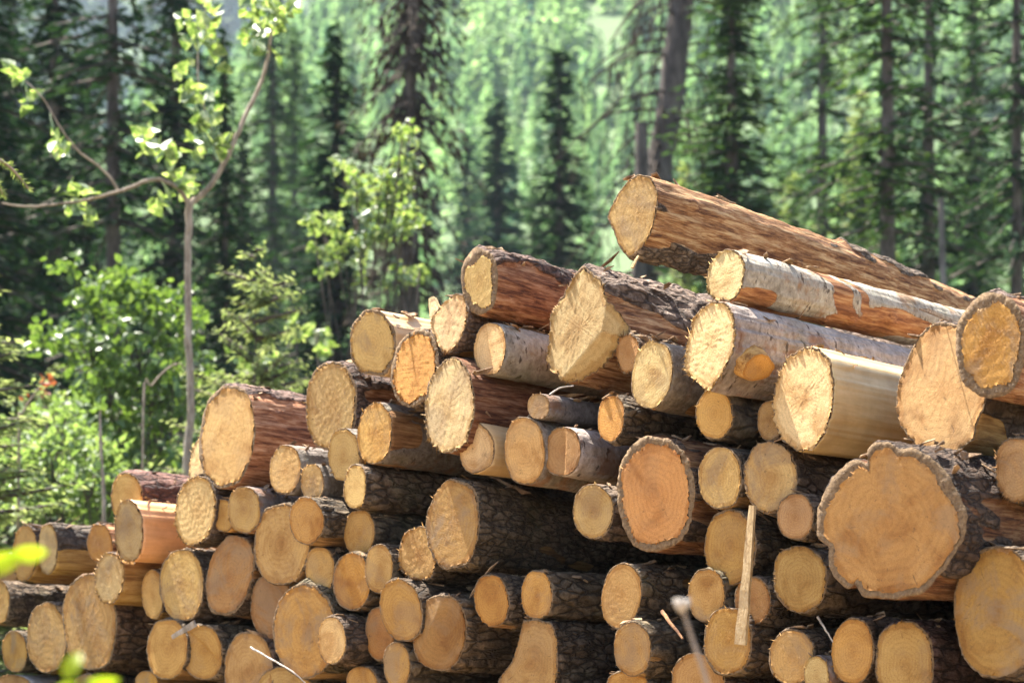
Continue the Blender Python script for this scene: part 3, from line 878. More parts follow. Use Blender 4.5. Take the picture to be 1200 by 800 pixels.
def branch_stub(root, to_local, kx, ky, kw, kh, cen, Rm, C, d, R3, rng):
    """a limb sawn off almost flush with the log: short collar and an oval cut"""
    camp = np.array([0, 0, CZ]); r = np.array([(kx - 600) / F, 1, (HZ - ky) / F])
    # where the view ray meets the log's cylinder
    o_ = (camp - C) @ R3; v = r @ R3
    ox, oz = o_[0] - cen[0], o_[2] - cen[1]
    A = v[0] ** 2 + v[2] ** 2; B = 2 * (ox * v[0] + oz * v[2]); Cc = ox * ox + oz * oz - (Rm * 0.99) ** 2
    disc = B * B - 4 * A * Cc
    t = (-B - math.sqrt(max(disc, 0))) / (2 * A)
    hit = o_ + v * t
    nrm = np.array([hit[0] - cen[0], 0, hit[2] - cen[1]]); nrm /= np.linalg.norm(nrm)
    size = t / F * 1.0
    along = np.array([0, 1.0, 0]); side = np.cross(along, nrm)
    ra, rs = kw * size * 0.62, kh * size * 0.55
    n = 28; a = np.linspace(0, 2 * math.pi, n, endpoint=False)
    wv = 1 + 0.06 * np.sin(3 * a + 1) + 0.03 * rng.normal(size=n)
    ring = lambda s, hgt: hit + nrm * hgt + (np.cos(a) * ra * s * wv)[:, None] * along + (np.sin(a) * rs * s * wv)[:, None] * side
    V = np.vstack([ring(1.25, -0.03), ring(1.08, 0.004), ring(1.0, 0.012)])
    i = np.arange(n); i2 = (i + 1) % n
    fs = np.vstack([np.stack([k * n + i, k * n + i2, (k + 1) * n + i2, (k + 1) * n + i], 1) for k in range(2)])
    st = link("branch_stub", mesh_from("branch_stub", V, fs, M['orange'], True, attrs=dict(patch=np.full(len(V), 0.2))), root)
    st.color = (1, 1, 1, 1)
    V = np.vstack([(hit + nrm * 0.0125)[None], ring(0.5, 0.0135), ring(1.0, 0.0125)])
    fs = [[0, 1 + int(p), 1 + int(q)] for p, q in zip(i, i2)] + np.stack([1 + i, 1 + n + i, 1 + n + i2, 1 + i2], 1).tolist()
    me = mesh_from("stub_cut", V, fs, M['cut'], True, attrs=dict(rad=np.r_[0, np.full(n, 0.5), np.ones(n)], ang=np.r_[0, a, a], fuzz=np.zeros(2 * n + 1)))
    if me.polygons and np.array(me.polygons[0].normal) @ nrm < 0: me.flip_normals()
    sf = link("stub_cut", me, st); sf.color = (*FACE['orange'], 1)

# how far each cut stands out of the pile face (m)
PROT = {'top': 0.0, 'u1': 0.001, 'u2': 0.119, 'u3': 0.022, 'u4': -0.116, 'u5': 0.03, 'u6': -0.067, 'u7': 0.0, 'u8': 0.0, 'u9': 0.005, 'u10': -0.03, 'u11': 0.0, 'u12': 0.057, 'u13': -0.057, 'u14': 0.001, 'u15': -0.092, 'u16': 0.0, 'u17': -0.094, 'm1': 0.0, 'm2': 0.0, 'm3': -0.0, 'm4': 0.0, 'm5': 0.033, 'm6': 0.041, 'm7': -0.0, 'm8': 0.0, 'm9': -0.0, 'm10': 0.0, 'm11': -0.001, 'm12': -0.021, 'm13': -0.0, 'm14': 0.0, 'm15': 0.0, 'm16': -0.0, 'm17': 0.03, 'm18': 0.206, 'm19': 0.0, 'n1': 0.03, 'n2': -0.0, 'n3': -0.032, 'n4': 0.033, 'n5': 0.028, 'n6': 0.0, 'n7': 0.02, 'n8': 0.08, 'n9': 0.045, 'n10': 0.014, 'n11': 0.033, 'n12': -0.001, 'n13': 0.0, 'n14': -0.03, 'n15': -0.036, 'n16': 0.029, 'n17': 0.101, 'n18': -0.0, 'n19': 0.062, 'n20': 0.046, 'n21': 0.0, 'n22': 0.0, 'n23': 0.0, 'n24': 0.0, 'n25': 0.041, 'n26': -0.014, 'n27': 0.012, 'n28': -0.01, 'n29': 0.016, 'n30': 0.0, 'n31': -0.002, 'n32': 0.0, 'n33': -0.0, 'n34': 0.086, 'n35': 0.028, 'n36': -0.014, 'l1': -0.019, 'l2': 0.079, 'l3': -0.0, 'l4': 0.001, 'l5': 0.0, 'l6': 0.047, 'l7': 0.0, 'l8': -0.0, 'l9': -0.0, 'l10': 0.0, 'l11': 0.03, 'l12': 0.013, 'l13': -0.006, 'l14': 0.0, 'l15': 0.0, 'l16': -0.0, 'l17': -0.019, 'l18': 0.0, 'l19': 0.03, 'l20': 0.0, 'l21': -0.098, 'b0': 0.0, 'b1': 0.0, 'b2': -0.0, 'b3': -0.0, 'b4': -0.089, 'b5': -0.224, 'b6': -0.032, 'b7': -0.0, 'b8': -0.0, 'b9': 0.0, 'b10': 0.001, 'b11': -0.0, 'b12': 0.0, 'b13': 0.0, 'b14': 0.0}

LOGS = []
def LOG(key, e, f, b, label, z=0, **o):
    LOGS.append(dict(key=key, e=e, f=f, b=b, label=label, z=z, o=o, p=PROT.get(key, 0.0)))

# -- top of the pile
LOG('top', (742, 252, 66, 94, 12), 'tan', 'pine', "long reddish log with flaking bark lying slanted highest on the pile", 1, aim=(1163, 371), fuzz=.25,
    front=3.4, cover=.34, top=.1, taper=.05, hold=2.5, ring=.955,
    poly=[(750,204),(766,209),(774,226),(771,251),(763,276),(746,296),(735,301),(724,288),(709,255),(711,246),(725,224),(737,211)])
LOG('u1', (851, 323, 46, 62, 8), 'cream', 'birch', "slender pale grey log with a rusty torn bark band, right beneath the long top log", 2, aim=(1100, 385), fuzz=.8, front=2.6, taper=.02, hold=2, bands=[(.50, .05), (.62, .02)], cover=.85)
LOG('u2', (832, 406, 65, 108, 8), 'cream', 'birch', "whitish barked log with an orange sawn branch stub on its side", 3, fuzz=1, front=2.2, aim=(1060, 452),
    poly=[(835,352),(850,354),(861,367),(865,387),(862,410),(852,432),(840,450),(832,460),(820,450),(805,440),(799,432),(801,415),(804,395),(810,372),(820,360)],
    stubs=[(886, 429, 42, 30)])
LOG('u3', (942, 469, 76, 126, 6), 'cream', 'peeled', "thick barkless log with a smooth creamy side, between two big ones at the upper right", 4, fuzz=.8, front=1.4, cover=.03, hold=2,
    poly=[(950,405),(960,407),(975,422),(980,455),(977,485),(970,510),(955,527),(937,530),(917,517),(905,495),(903,470),(906,450),(912,430),(922,416),(935,408)])
LOG('u4', (1103, 456, 110, 160, 0), 'pink', 'orange', "very big log with an irregular greyish pink cut, partly behind a yellow ring-barked one", 4, fuzz=.5, front=1.2, ring=.975,
    poly=[(1100,376),(1120,380),(1142,392),(1156,420),(1160,450),(1159,472),(1152,495),(1146,517),(1120,532),(1100,534),(1085,530),(1070,520),(1057,505),(1049,485),(1047,465),(1050,440),(1060,415),(1072,392),(1087,380)])
LOG('u5', (1162, 405, 80, 122, 4), 'orange', 'pine', "yellow orange cut with a thick greenish bark ring overlapping the very big pinkish log", 7, fuzz=.3, ring=.80, front=1.0, cover=.35)
LOG('u6', (683, 380, 88, 135, 0), 'cream', 'pine', "big log with an angular cream cut and a second slanting golden facet", 5, fuzz=1, front=1.7, cover=.25, top=.55, hold=1.6, ring=.975, thick=.012,
    tint=(1.15, 1.2, 1.25),
    poly=[(682,312),(690,317),(706,330),(714,352),(724,372),(728,384),(723,406),(703,430),(678,446),(658,447),(645,435),(638,420),(642,396),(642,366),(660,342),(672,322)],
    facets=[(657, 446, 710, 386, 1.15), (708, 392, 715, 345, 1.1)])
LOG('u7', (562, 330, 41, 76, 4), 'tan', 'pine', "red barked log with a grey ring round its cut, left of the angular cream one", 5, ring=.74, front=1.5, cover=.40, top=.75, aim=(668, 356), thick=.013, fuzz=.2, rough=1.4)
LOG('u8', (574, 409, 38, 63, 3), 'pale', 'birch', "grey barked log whose cut shows a raised light strip, under the ring-barked red log", 3, fuzz=.2, front=1.1,
    steps=[(568, 378, 580, 441, .014)])
LOG('u9', (528, 379, 46, 74, 14), 'cream', 'orange', "pointed fuzzy log end leaning beside the ring-barked red log", 3, fuzz=1,
    poly=[(535,343),(545,347),(550,365),(548,380),(542,397),(532,412),(520,415),(512,402),(504,385),(503,372),(515,357)])
LOG('u10', (437, 402, 52, 77, 4), 'tan', 'peeled', "light barkless log with a bark-rimmed end at the left top of the upper tier", 2, ring=.90, fuzz=.7, front=.9)
LOG('u11', (486, 431, 58, 90, 10), 'orange', 'dark', "orange cut with a shaggy rim wedged under the pointed fuzzy log", 4, ring=.88, fuzz=.8)
LOG('u12', (527, 476, 62, 112, 2), 'cream', 'pine', "tall fuzzy cream cut below the orange shaggy one, with a plain brown side", 5, fuzz=1, cover=.2, tint=(.55, .5, .5))
LOG('u13', (388, 476, 57, 104, 3), 'tan', 'pine', "large tan cut under a flaking purple brown bark, left of the smaller grey barked log", 3, ring=.95, fuzz=.6, cover=.45, top=.5)
LOG('u14', (266, 512, 62, 121, 3), 'tan', 'pine', "big oval log with red peeling bark at the left end of the high tier", 5, ring=.94, fuzz=.5, cover=.34, top=.6, front=1.1, thick=.012)
LOG('u15', (236, 545, 32, 64, 0), 'cream', 'orange', "rough fuzzy cut half hidden behind the big oval red log", 2, fuzz=1)
LOG('u16', (764, 439, 47, 80, 6), 'pale', 'grey', "smooth pale cut with grey bark, under the hexagonal log and beside the fuzzy whitish one", 3, fuzz=.1)
LOG('u17', (736, 414, 28, 46, 0), 'brown', 'dark', "rough crumbly brown end squeezed behind the hexagonal log", -1, fuzz=.8)
# -- second tier
LOG('m1', (439, 508, 39, 72, 3), 'gold', 'grey', "golden cut with a dark grey bark and one bright edge, below the shaggy orange log", 3, fuzz=.4)
LOG('m2', (403, 533, 35, 61, 3), 'tan', 'grey', "small tan cut tucked between the large tan cut and the long grey square-ended log", 3, fuzz=.4)
LOG('m3', (334, 550, 35, 58, 2), 'tan', 'grey', "small grey log directly right of the big oval red one", 3, fuzz=.3)
LOG('m4', (366, 565, 25, 44, 0), 'tan', 'grey', "short narrow-faced log between two small grey ones", 2, fuzz=.3)
LOG('m5', (416, 570, 27, 52, 0), 'tan', 'dark', "dark grey log with a square-cornered narrow end and a long visible side", 4, fuzz=.4, front=1.1)
LOG('m6', (555, 524, 34, 61, 2), 'cream', 'peeled', "small barkless log with a slanting-edged end, right of the tall fuzzy cut", 4, fuzz=.3, cover=.1, facets=[(561, 553, 566, 494, 1.0)])
LOG('m7', (615, 528, 47, 78, 4), 'tan', 'grey', "oval tan cut standing proud beside the log with a torn crescent", 5, fuzz=.2)
LOG('m8', (659, 529, 41, 58, 4), 'dull', 'birch', "grey log whose cut has a bright torn crescent", 4, fuzz=.2, front=1.0, steps=[(663, 500, 662, 549, .02)])
LOG('m9', (631, 476, 25, 30, 0), 'dull', 'grey', "narrow blue grey log lying under the hexagonal one", 2, fuzz=.1, tint=(1.0, 1.0, 1.12), front=1.0)
LOG('m10', (716, 490, 32, 55, 3), 'orange', 'dark', "small orange cut with a dark knot, under the smooth pale cut", 4, fuzz=.1)
LOG('m11', (837, 485, 42, 58, 3), 'gold', 'dark', "golden torn-edged cut beneath the fuzzy whitish log", 2, fuzz=.4)
LOG('m12', (902, 493, 28, 46, 0), 'dull', 'dark', "shaded cut half hidden behind the thick barkless log", 1)
LOG('m13', (768, 579, 88, 134, 2), 'red', 'pine', "large log with a reddish brown heart in a shaggy grey ring, middle of the pile", 4, ring=.87, fuzz=.6, cover=.3, tint=(.6, .55, .5))
LOG('m14', (695, 599, 44, 62, 0), 'tan', 'dark', "small rounded square cut left of the reddish-hearted log", 4, fuzz=.4)
LOG('m15', (844, 560, 47, 73, 2), 'tan', 'dark', "egg-shaped tan cut right of the reddish-hearted log", 3, fuzz=.2)
LOG('m16', (903, 560, 61, 82, 0), 'tan', 'dark', "round tan cut with frayed lower edge beneath the thick barkless log", 4, fuzz=.6)
LOG('m17', (932, 605, 41, 54, 0), 'pink', 'dark', "little pinkish cut between the round frayed log and the giant lobed one", 5, fuzz=.3)
LOG('m18', (1045, 610, 168, 186, 0), 'red', 'pine', "giant log with a lobed pinkish heart, deep cracks and a grey rim", 6, fuzz=.35, ring=.90, cover=.5, front=1.4, hold=1.0, tint=(.6, .55, .5),
    poly=[(1017,527),(1030,517),(1042,519),(1052,526),(1065,524),(1082,532),(1100,547),(1112,565),(1122,582),(1129,602),(1126,625),(1117,647),(1102,667),(1090,685),(1075,696),(1050,702),(1025,701),(1010,697),(1003,683),(997,692),(985,680),(976,667),(973,652),(976,643),(962,627),(961,610),(963,593),(972,575),(982,557),(997,542),(1008,538),(1014,541),(1018,547),(1018,537)],
    steps=[(1012, 690, 1017, 640, -.0)])
LOG('m19', (1192, 550, 50, 76, 0), 'pink', 'dark', "crumbly pinkish cut right of the giant lobed log, under the yellow ring-barked one", 5, fuzz=.7)
# -- third tier
LOG('n1', (531, 614, 59, 104, 4), 'tan', 'dark', "large cream cut on a long dark barked log in the middle of the pile", 6, fuzz=.4, front=1.5)
LOG('n2', (490, 649, 42, 64, 2), 'tan', 'dark', "fuzzy-edged cut half covered by the large cream one on the long dark log", 5, fuzz=.9)
LOG('n3', (421, 624, 33, 54, 4), 'tan', 'dark', "small cut beneath the square-ended dark grey log", 3, fuzz=.2)
LOG('n4', (444, 666, 31, 57, 3), 'tan', 'dark', "small oval pale cut left of the fuzzy-edged cut", 4, fuzz=.1)
LOG('n5', (412, 681, 39, 67, 0), 'orange', 'dark', "orange brown cut with a cracked face between two small pale ovals", 4, fuzz=.3, steps=[(405, 650, 410, 700, .006)])
LOG('n6', (375, 667, 31, 54, 2), 'tan', 'dark', "small tan oval right of the tall egg-shaped cut", 3, fuzz=.1)
LOG('n7', (330, 637, 57, 95, 3), 'tan', 'dark', "tall egg-shaped tan cut under the short narrow-faced log", 4, fuzz=.3)
LOG('n8', (359, 610, 38, 54, 3), 'gold', 'dark', "golden cut overlapping the top of the tall egg-shaped one", 5, fuzz=.2)
LOG('n9', (286, 597, 36, 54, 0), 'tan', 'grey', "small cut hanging under the big oval red log", 3, fuzz=.3)
LOG('n10', (262, 604, 22, 38, 0), 'gold', 'orange', "thin golden cut squeezed beside the fuzzy slanting one", 2, fuzz=.3)
LOG('n11', (229, 598, 46, 82, 6), 'cream', 'orange', "fuzzy slanting cream cut below the half hidden rough one", 4, fuzz=1)
LOG('n12', (269, 674, 48, 95, 12), 'dull', 'dark', "brown lens-shaped cut leaning to one side, under the small hanging cut", 4, fuzz=.2)
LOG('n13', (213, 685, 48, 83, 0), 'tan', 'dark', "plain broad tan cut beside the brown leaning one", 4, fuzz=.2)
LOG('n14', (179, 696, 24, 58, 0), 'tan', 'orange', "narrow cut half hidden behind the plain broad one", 2, fuzz=.2)
LOG('n15', (318, 710, 46, 76, 2), 'brown', 'orange', "brown weathered cut behind the widest cut of the lower left", 2, fuzz=.2)
LOG('n16', (357, 739, 72, 108, 2), 'gold', 'dark', "widest golden cut of the lower left with ragged streaks", 4, fuzz=.5)
LOG('n17', (389, 750, 31, 56, 0), 'pale', 'dark', "small pale cut standing out in front of the widest golden one", 6, fuzz=.1)
LOG('n18', (445, 742, 33, 62, 0), 'brown', 'dark', "dark orange cut mostly hidden behind the cut with a radial crack", 2, fuzz=.2)
LOG('n19', (470, 715, 46, 73, -6), 'gold', 'dark', "golden cut with radial cracks left of the split greenish log", 5, fuzz=.3)
LOG('n20', (515, 741, 64, 88, 4), 'dull', 'dark', "split log with a mossy green wedge and a pinkish sloping facet", 4, fuzz=.3, facets=[(484, 778, 521, 697, .42)])
LOG('n21', (576, 703, 38, 61, -4), 'orange', 'dark', "deep orange oval cut above the slanted pinkish trapezoid one", 4, fuzz=.3)
LOG('n22', (629, 697, 36, 56, 0), 'gold', 'dark', "golden rounded cut on a grey log beneath the long dark one", 4, fuzz=.3, front=1.0)
LOG('n23', (728, 698, 45, 77, 9), 'tan', 'dark', "smooth tan cut with a short curved crack, leaning, under the reddish-hearted log", 4, fuzz=.1)
LOG('n24', (620, 772, 70, 92, 0), 'pink', 'dark', "pinkish trapezoid cut with wood grain streaks at the pile foot", 4, fuzz=.5, front=1.0,
    poly=[(615,726),(628,725),(645,730),(652,745),(652,772),(650,800),(640,818),(605,818),(586,812),(586,795),(601,775),(608,755)])
LOG('n25', (741, 760, 41, 63, 2), 'tan', 'dark', "pale tan cut directly below the leaning one with a curved crack", 4, fuzz=.2)
LOG('n26', (856, 641, 57, 88, 2), 'gold', 'dark', "broad golden cut behind the upright pale sliver, under the egg-shaped one", 3, fuzz=.3)
LOG('n27', (828, 697, 40, 62, 3), 'tan', 'dark', "small tan cut touching the lower edge of the broad golden one", 4, fuzz=.3)
LOG('n28', (882, 703, 40, 54, 0), 'dull', 'dark', "grey brown cut just behind the upright pale sliver", 2, fuzz=.4)
LOG('n29', (853, 751, 54, 78, 4), 'gold', 'dark', "greenish stained golden cut at the foot of the upright pale sliver", 4, fuzz=.3)
LOG('n30', (937, 678, 60, 77, 0), 'tan', 'dark', "round tan cut with saw marks and a frayed edge below the little pinkish one", 4, fuzz=.5)
LOG('n31', (928, 770, 49, 65, 0), 'tan', 'dark', "dull round cut with a dark hole, partly behind the lichen-green one", 4, fuzz=.3)
LOG('n32', (999, 763, 46, 78, 3), 'gold', 'dark', "tall narrow orange tan oval under the giant lobed log", 4, fuzz=.1)
LOG('n33', (1060, 777, 65, 98, 0), 'tan', 'pine', "broad cut with diagonal saw marks and purple brown bark, under the giant lobed log", 5, fuzz=.4, cover=.9, tint=(.7, .6, .65))
LOG('n34', (1168, 717, 97, 152, 0), 'gold', 'dark', "huge smooth golden cut at the lower right corner of the pile", 6, fuzz=.15, ring=.975)
LOG('n35', (957, 791, 28, 46, 0), 'pale', 'grey', "small cut stained lichen green at the pile foot", 6, fuzz=.2)
LOG('n36', (818, 798, 58, 66, 0), 'pink', 'dark', "shaded pinkish cut at the pile foot behind the blurred dry stalk", 3, fuzz=.3)
# -- left wing and foot
LOG('l1', (149, 586, 34, 64, 0), 'tan', 'pine', "purple red barked log on top of the low left wing", 2, fuzz=.6, cover=.85, tint=(.95, .72, .75), front=1.0)
LOG('l2', (151, 622, 31, 72, 2), 'cream', 'peeled', "fuzzy narrow cut with a pink peeled side under the purple red log", 4, fuzz=1, tint=(1.15, .80, .72), cover=.25)
LOG('l3', (117, 637, 27, 46, 0), 'orange', 'pine', "small orange cut between the peeled one and the half barked one", 2, fuzz=.3)
LOG('l4', (56, 643, 20, 60, 3), 'cream', 'orange', "slim cream cut with bark over an orange peeled belly on the low left wing", 4, fuzz=.6, cover=.42, top=.7, front=1.0)
LOG('l5', (29, 648, 26, 66, 6), 'tan', 'orange', "slim cut next to another, behind the blurred yellow leaf", 3, fuzz=.6)
LOG('l6', (128, 677, 30, 60, 4), 'cream', 'orange', "speckled bright cut overhanging the broad pink tan one", 6, fuzz=1, cover=.35)
LOG('l7', (105, 729, 58, 112, 0), 'tan', 'dark', "broad pink tan cut, tallest of the low left wing", 4, fuzz=.3, tint=(1, .85, .7))
LOG('l8', (55, 747, 43, 82, 2), 'tan', 'dark', "tan cut with a dark slit in its upper edge", 4, fuzz=.2)
LOG('l9', (17, 763, 28, 48, 0), 'gold', 'dark', "small golden oval left of the slit cut", 4, fuzz=.2)
LOG('l10', (-3, 705, 26, 52, 0), 'tan', 'dark', "long dark log reaching in at the edge above the slit cut", 3, fuzz=.3, front=1.4)
LOG('l11', (196, 760, 44, 71, 0), 'gold', 'dark', "golden cut with a flat grey bark strip stuck on it", 4, fuzz=.2)
LOG('l12', (237, 764, 42, 64, 0), 'gold', 'dark', "cracked cut with one half sunk deeper, beside the one with a bark strip", 3, fuzz=.2, steps=[(231, 746, 256, 774, .011)])
LOG('l13', (291, 786, 53, 92, 2), 'pink', 'dark', "reddish stained cut with a thin bent twig in front of it", 5, fuzz=.2)
LOG('l14', (14, 808, 46, 36, 0), 'dull', 'birch', "whitish barked log at the very foot of the left wing", 3, fuzz=.3)
LOG('l15', (172, 800, 26, 28, 0), 'orange', 'dark', "small orange cut showing its upper half under the one with a bark strip", 3, fuzz=.1)
LOG('l16', (102, 802, 28, 24, 0), 'brown', 'dark', "dark small cut peeping out below the broad pink tan one", 2, fuzz=.1)
LOG('l17', (333, 812, 62, 62, 0), 'tan', 'dark', "tan cut showing only its top beside the reddish stained one", 3, fuzz=.2)
LOG('l18', (424, 800, 34, 40, 0), 'gold', 'dark', "small golden cut with a flat top at the pile foot", 3, fuzz=.2)
LOG('l19', (465, 779, 30, 55, 0), 'gold', 'dark', "narrow golden cut below the one with radial cracks", 4, fuzz=.2)
LOG('l20', (735, 806, 46, 40, 0), 'gold', 'dark', "golden rim of a cut showing under the pale tan one", 3, fuzz=.2)
LOG('l21', (6, 668, 26, 40, 0), 'dull', 'dark', "shaded stub behind the blurred yellow leaf at the edge of the left wing", 1, fuzz=.2)
# -- the course underneath that carries the pile
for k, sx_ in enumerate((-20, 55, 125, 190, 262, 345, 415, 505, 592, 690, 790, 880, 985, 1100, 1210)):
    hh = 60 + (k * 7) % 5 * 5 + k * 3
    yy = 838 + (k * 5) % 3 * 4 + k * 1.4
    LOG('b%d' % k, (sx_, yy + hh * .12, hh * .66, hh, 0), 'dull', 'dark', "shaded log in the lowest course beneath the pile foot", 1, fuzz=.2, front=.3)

# ------------------------------------------------------------------ leafy plants
def leaf_soup(soup, pts, size, rng, updir=0.6, cols=None, long=1.25):
    """pointed folded leaves hanging about the given points"""
    V = []
    for p in pts:
        nrm = np.array([rng.normal() - .7 * updir, rng.normal() + .3 * updir, updir * 2.2 + rng.normal() * .8]); nrm /= np.linalg.norm(nrm)
        u = np.cross(nrm, rng.normal(size=3)); u /= np.linalg.norm(u); v = np.cross(nrm, u)
        l = size * rng.uniform(.65, 1.25); w = l / long * .5
        f = nrm * w * rng.uniform(.15, .5)
        base = p - u * l * .1
        V += [[base, p + u * l * .25 + v * w + f, p + u * l * .62 + v * w * .72 + f * .6, p + u * l],
              [base, p + u * l, p + u * l * .62 - v * w * .72 + f * .6, p + u * l * .25 - v * w + f]]
    V = np.array(V).reshape(-1, 3)
    soup.add(V, np.arange(len(V)).reshape(-1, 4))

def px_line(pts, Y, dy=0.0):
    return np.array([at(p[0], p[1], Y + dy * k) for k, p in enumerate(pts)])

# aspen sapling with a forked crown
YA = 13.0
def grow(root, name, mat, lines, origin):
    s = Soup()
    for pts, radii in lines:
        tube(s, np.asarray(pts) - origin, radii, 9, 4, .12, np.random.RandomState(len(pts)))
    return link(name, s.mesh(name, M[mat]), root)
bx = (218 - 600) / F * YA
org = np.array([bx, YA, float(height(bx, YA))])
aspen = empty("aspen_sapling", org)
tag(aspen, "slender aspen sapling with a forked bare stem and few yellow green leaves", "sapling")
stem = [org - [0, 0, .1], at(216, 700, YA), at(218, 560, YA), at(224, 480, YA), at(221, 400, YA), at(220, 300, YA), at(222, 240, YA)]
grow(aspen, "stem", 'twig', [(stem, [.036, .033, .028, .026, .0245, .0235, .026])], org)
limb1 = px_line([(222, 240), (232, 232), (247, 218), (262, 192), (274, 168), (288, 135), (302, 106), (312, 78), (317, 45), (322, 8), (326, -25)], YA, .02)
limb2 = px_line([(222, 240), (208, 220), (188, 211), (172, 212), (150, 221), (120, 230), (92, 236), (60, 240), (30, 242), (2, 238)], YA, -.03)
limb3 = px_line([(138, 222), (128, 207), (112, 192), (95, 180), (82, 165), (68, 145), (50, 115), (30, 95)], YA, -.03)
limb4 = px_line([(266, 174), (252, 168), (240, 172), (230, 176)], YA, .02)
limb5 = px_line([(258, 190), (250, 160), (240, 128), (233, 98), (232, 66), (236, 30), (246, -5)], YA, .04)
for nm, ln, r in ((0, limb1, (.022, .008)), (1, limb2, (.017, .006)), (2, limb3, (.010, .0035)), (3, limb4, (.007, .003)), (4, limb5, (.008, .003))):
    grow(aspen, "branch", 'twig', [(ln, np.linspace(r[0], r[1], len(ln)))], org)
rngA = np.random.RandomState(8)
s = Soup()
for (cx, cy_, n, sx_, sy_) in [(28, 92, 9, 10, 8), (38, 118, 7, 8, 9), (62, 160, 8, 12, 9), (78, 178, 6, 8, 10), (92, 226, 12, 14, 8), (84, 248, 7, 10, 8), (108, 250, 4, 6, 6),
                              (186, 232, 10, 11, 12), (210, 212, 9, 12, 7), (222, 220, 5, 6, 8), (178, 158, 12, 10, 12), (192, 172, 12, 10, 12), (234, 140, 12, 12, 10), (240, 160, 14, 14, 10),
                              (255, 172, 9, 10, 12), (228, 175, 8, 10, 10), (222, 110, 8, 10, 8), (240, 110, 5, 6, 6), (214, 76, 6, 8, 8), (232, 40, 14, 12, 12), (244, 50, 8, 8, 10), (246, 8, 9, 9, 9),
                              (222, 28, 7, 9, 10), (300, 40, 14, 11, 14), (315, 20, 20, 16, 14), (338, 12, 9, 11, 9), (300, 8, 12, 13, 9), (318, 62, 4, 5, 6), (262, 130, 2, 4, 4), (252, 78, 2, 4, 4)]:
    P = [at(cx + rngA.normal() * sx_ * .75, cy_ + rngA.normal() * sy_ * .75, YA + rngA.normal() * .16) - org for _ in range(n)]
    leaf_soup(s, P, .105, rngA, .35)
link("foliage", s.mesh("foliage", M['leaf_aspen'], False), aspen)

def bush(name, label, cx, Y, blobs, leaf, mat, seed, group=None, cat="bush", dens=1.0, depth=.55, long=1.3, up=.5):
    """many-stemmed shrub: stems fan out from the ground to the leaf clusters; blobs in photo pixels (x, y, rx, ry, leaves)"""
    rng = np.random.RandomState(seed)
    x0 = (cx - 600) / F * Y
    o_ = np.array([x0, Y, float(height(x0, Y))])
    root = empty(name, o_)
    tag(root, label, cat, group)
    s = Soup(); st = Soup()
    for (bx_, by_, rx, ry, n) in blobs:
        rw = rx / F * Y
        c = at(bx_, by_, Y + rng.normal() * depth * .4) - o_
        base = np.array([rng.normal() * .12, rng.normal() * .12, -.05])
        mid = base * .5 + c * .5 + np.array([rng.normal() * .08, rng.normal() * .08, .1 * c[2] * .3])
        tube(st, [base, mid, c], [.010, .007, .003], 6, 4, .2, rng)
        nsub = max(2, n // 12)
        subs = rng.normal(size=(nsub, 3)) * np.array([rx / F * Y * .55, depth * .5, ry / F * Y * .55]) + c
        for q in subs:
            tube(st, [c * .8 + mid * .2, (c + q) / 2 + [0, 0, .03], q], [.006, .004, .002], 5, 2)
            m_ = int(n * dens / nsub)
            P = q + rng.normal(size=(m_, 3)) * np.array([rx / F * Y * .30, depth * .28, ry / F * Y * .30])
            leaf_soup(s, P, leaf, rng, up, long=long)
    link("stem", st.mesh("stem", M['trunk']), root)
    link("foliage", s.mesh("foliage", M[mat], False), root)
    return root
bush("leafy_bush", "round leafy bush with glossy bright green leaves behind the aspen stem", 150, 15.0,
     [(120, 330, 34, 18, 70), (150, 350, 40, 24, 110), (95, 360, 26, 20, 60), (190, 365, 36, 24, 100), (222, 385, 20, 26, 60), (110, 395, 34, 24, 95), (160, 400, 44, 28, 130),
      (205, 425, 28, 28, 85), (85, 420, 22, 20, 50), (125, 440, 38, 26, 110), (175, 455, 38, 28, 110), (140, 485, 44, 26, 120), (190, 500, 36, 28, 100), (215, 470, 22, 30, 60), (105, 480, 30, 22, 70),
      (165, 535, 44, 26, 110), (205, 540, 24, 26, 60), (120, 525, 30, 22, 70)], .072, 'leaf', 21, "leafy shrubs behind the log pile", dens=2.1, up=.35)
bush("young_aspen", "young aspen bush with shining whitish leaves in front of the dying tree", 450, 17.0,
     [(480, 142, 9, 8, 14), (472, 165, 12, 10, 22), (455, 205, 12, 9, 22), (487, 190, 9, 8, 14), (470, 185, 9, 9, 14), (408, 200, 9, 7, 16), (418, 212, 10, 7, 16), (440, 222, 18, 10, 34), (470, 225, 16, 10, 30),
      (434, 238, 18, 10, 36), (462, 245, 18, 11, 40), (485, 252, 12, 8, 20), (440, 262, 20, 10, 40), (470, 268, 18, 10, 36), (425, 278, 18, 9, 32), (455, 282, 20, 9, 36), (380, 262, 13, 7, 22), (398, 258, 12, 7, 20), (368, 266, 8, 5, 10),
      (372, 293, 12, 6, 18), (395, 300, 14, 7, 22), (420, 300, 10, 8, 14), (383, 318, 9, 6, 12), (412, 322, 10, 7, 14), (470, 315, 14, 8, 22), (492, 312, 12, 7, 16), (482, 332, 12, 8, 14), (458, 335, 7, 6, 8), (486, 215, 7, 7, 10)],
     .08, 'leaf_aspen', 22, "leafy shrubs behind the log pile", dens=1.7, up=.45, depth=.35)
bush("leafy_shrub", "low pale-leaved shrub between the small yellowish spruce and the tan cuts", 365, 16.5,
     [(372, 390, 14, 10, 22), (345, 385, 10, 10, 14), (380, 408, 10, 10, 16), (330, 430, 16, 10, 20), (300, 440, 14, 10, 18)], .10, 'leaf_aspen', 23, "leafy shrubs behind the log pile", dens=1.2, depth=.3)
